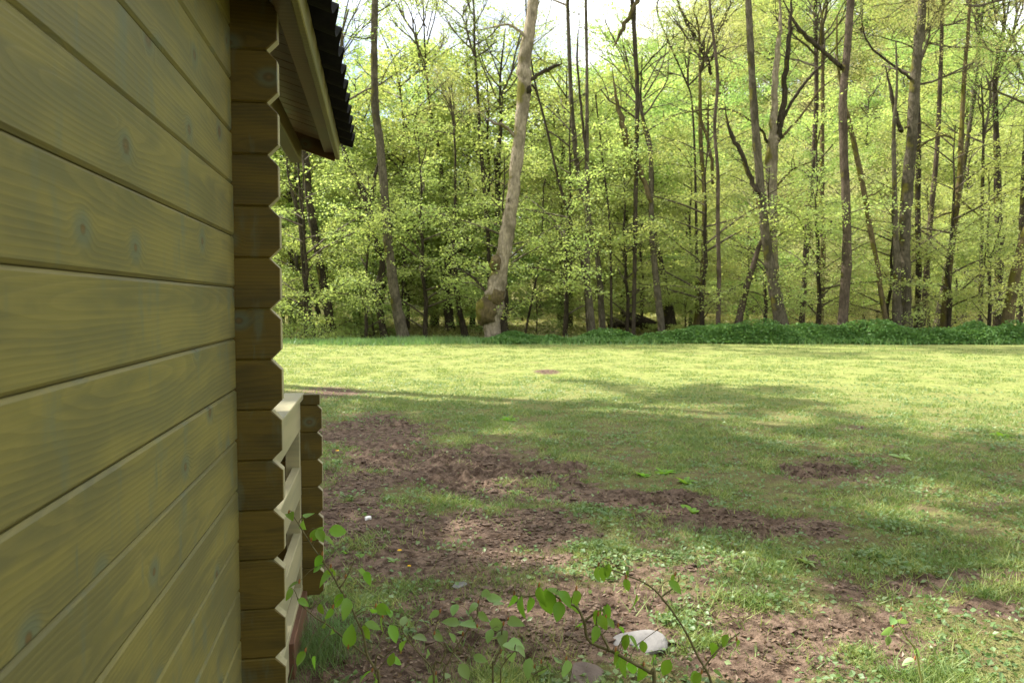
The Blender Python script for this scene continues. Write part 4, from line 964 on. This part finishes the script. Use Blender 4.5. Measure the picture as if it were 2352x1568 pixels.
# ------------------------------------------------------------------ small things on the meadow
def rosette(px, py, n, L, mat, name, label, group=None, up=.5):
    p = at_ground(*disp(px, py)); zb = float(zat(p[0], p[1])[0]); root = empty(name, (p[0], p[1], zb)); tag(root, label, 'plant', group)
    for k in range(n):
        a = k*2.4+rg.uniform(-.3, .3); e = rg.uniform(up*.5, up*1.4); l = L*rg.uniform(.7, 1.2)
        link('leaf', LM[mat][1+(k % 3)], root, (0, 0, -.005), (rg.normal()*.2, -e, a), (l, l*.75, l))
    return root
for px, py, n, L, mt, lb in [(1168, 962, 9, .16, 'leaf_s', 'broad leaved dock rosette alone in the shaded grass band'), (1365, 944, 5, .12, 'leaf_sp', 'pale leaf tuft where sunlit meadow turns to shade'),
                             (1575, 1108, 7, .11, 'leaf_s', 'bright green weed beside a patch of dark leaves in mid meadow'), (1590, 1168, 8, .10, 'leaf_s', 'small bright weed just below the dark leaf patch'),
                             (1525, 1085, 10, .12, 'leaf_s', 'dark leafy weed in the shaded mid meadow'), (1475, 1090, 8, .1, 'leaf_s', 'smaller dark weed next to the dark leafy one in mid meadow'),
                             (905, 1290, 10, .055, 'leaf_sp', 'flat dandelion rosette on bare soil past the railing'), (770, 1060, 9, .07, 'leaf_sp', 'dandelion plant in grass close to the railing top'), (2070, 1050, 6, .12, 'leaf_sp', 'pale weed tuft alone in shaded grass away from any soil'),
                             (2300, 1000, 7, .14, 'leaf_s', 'broad dark weed in the strip of shaded grass'), (1185, 1130, 7, .07, 'leaf_sp', 'little pale weed above the long soil patch'), (1850, 1300, 7, .07, 'leaf_sp', 'pale clover tuft beside the broken soil patch farthest from the cabin')]:
    rosette(px, py, n, L, mt, 'weed', lb)
def flower(px, py, mat, r_, label):
    p = at_ground(*disp(px, py)); zb = float(zat(p[0], p[1])[0]); root = empty('flower', (p[0], p[1], zb)); tag(root, label, 'flower')
    V, F = tube([(0, 0, -.01), (.002, 0, .025), (.003, .001, .05)], [.0015, .0014, .0014], 5); link('stem', mesh_np('flower_stem', V, [F], [M['grass_b']]), root)
    V = []; F = []
    for k in range(14):
        a = k*6.283/14; b = len(V); c, s = math.cos(a), math.sin(a); q = r_*.22
        V += [(0.003, .001, .05), (c*r_*.6-s*q, s*r_*.6+c*q, .056), (c*r_, s*r_, .052), (c*r_*.6+s*q, s*r_*.6-c*q, .056)]; F.append((b, b+1, b+2, b+3))
    link('petals', mesh_np('petals', V, [np.array(F)], [M[mat]]), root)
flower(775, 1040, 'yellow', .022, 'yellow dandelion flower in the grass close to the railing top')
flower(918, 1280, 'yellow', .016, 'tiny yellow dandelion flower on the flat rosette')
flower(940, 1318, 'yellow', .012, 'yellow flower speck on bare soil below the rosette')
def stone(px, py, sx, sy, sz, mat, name, label, cat='stone', rz=0., seed=1):
    p = at_ground(*disp(px, py)); zb = float(zat(p[0], p[1])[0]); q = np.random.default_rng(seed)
    bm = bmesh.new(); bmesh.ops.create_icosphere(bm, subdivisions=3, radius=1)
    for v in bm.verts:
        n_ = vnoise(np.array([v.co.x*1.8+seed*3.1+v.co.z]), np.array([v.co.y*1.8+seed]))[0]
        k = .8+.45*n_; v.co = Vector((max(-.85, min(.9, v.co.x*k))*sx, max(-.8, min(.85, v.co.y*k))*sy, max(-.6, min(.55, v.co.z*k))*sz))
    me = bpy.data.meshes.new(name); bm.to_mesh(me); bm.free(); me.materials.append(M[mat])
    return tag(link(name, me, None, (p[0], p[1], zb+sz*.25), (R(6), R(-5), rz)), label, cat)
stone(1468, 1486, .155, .11, .022, 'stone', 'flat_stone', 'pale grey flat stone on the soil behind drooping sapling leaves', rz=.2, seed=2)
stone(845, 1195, .025, .02, .02, 'white', 'pebble', 'tiny white pebble closest to the railing logs', rz=.5, seed=6)
stone(1350, 1572, .10, .08, .03, 'rock', 'flat_stone', 'brownish stone half buried below the pale flat stone', rz=1.2, seed=8)
stone(1055, 1345, .05, .03, .015, 'stone', 'flat_stone', 'thin pale chip on bare soil past the railing foot', rz=.6, seed=9)
def stick(pts, r0, mat, label):
    P = np.array([at_ground(*disp(a, b)) for a, b in pts]); P[:, 2] = zat(P[:, 0], P[:, 1])+r0*.8
    S = smooth_line(P, len(P)*5); b = S[0].copy(); V, F = tube(S-b, np.linspace(r0, r0*.5, len(S)), 6, .1, rg)
    tag(link('stick', mesh_np('stick', V, [F], [M[mat]], None, True), None, b), label, 'stick')
stick([(1520, 1485), (1550, 1480), (1585, 1488)], .009, 'bark_red', 'short reddish stick lying against the pale flat stone')
stick([(1490, 1275), (1560, 1290), (1600, 1310)], .006, 'twig', 'thin dark stick lying past the end of the long soil patch')
stick([(1060, 1180), (1075, 1165), (1095, 1160)], .006, 'bark_pale', 'pale curved twig on the soil above the long soil patch')
stick([(1380, 1160), (1400, 1180)], .007, 'bark_pale', 'short pale twig lying across soil in mid meadow')
# grass tuft at the foot of the cabin corner and a few more tufts
def tuft(px, py, n, h, spread, label, mat='grass_b', w=.004):
    p = at_ground(*disp(px, py)); zb = float(zat(p[0], p[1])[0])
    x = rg.normal(size=n)*spread; y = rg.normal(size=n)*spread
    V, F = blades(x, y, np.full(n, -.01)+zat(p[0]+x, p[1]+y)-zb, h*rg.uniform(.4, 1.1, n), w, rg, .55)
    tag(link('grass_tuft', mesh_np('grass_tuft', V, [F], [M[mat]]), None, (p[0], p[1], zb)), label, 'grass tuft', kind='stuff')
tuft(722, 1500, 900, .14, .10, 'bushy green grass tuft at the foot of the cabin corner')
tuft(770, 1440, 400, .10, .09, 'thin grass tuft beside the reddish board of the porch')
tuft(1205, 1330, 700, .07, .16, 'bright grass tuft across the bare soil middle', 'grass')
tuft(1090, 1340, 500, .05, .16, 'low grass tuft between the bright tuft and the cabin, on bare soil', 'grass')
tuft(1190, 1530, 900, .07, .2, 'wide low grass tuft below the sparse pale sapling', 'grass')
tuft(1600, 1240, 700, .06, .2, 'grass tuft at the end of the long soil patch')
tuft(2150, 1230, 500, .07, .18, 'grass tuft beside the broken soil patch farthest from the cabin')
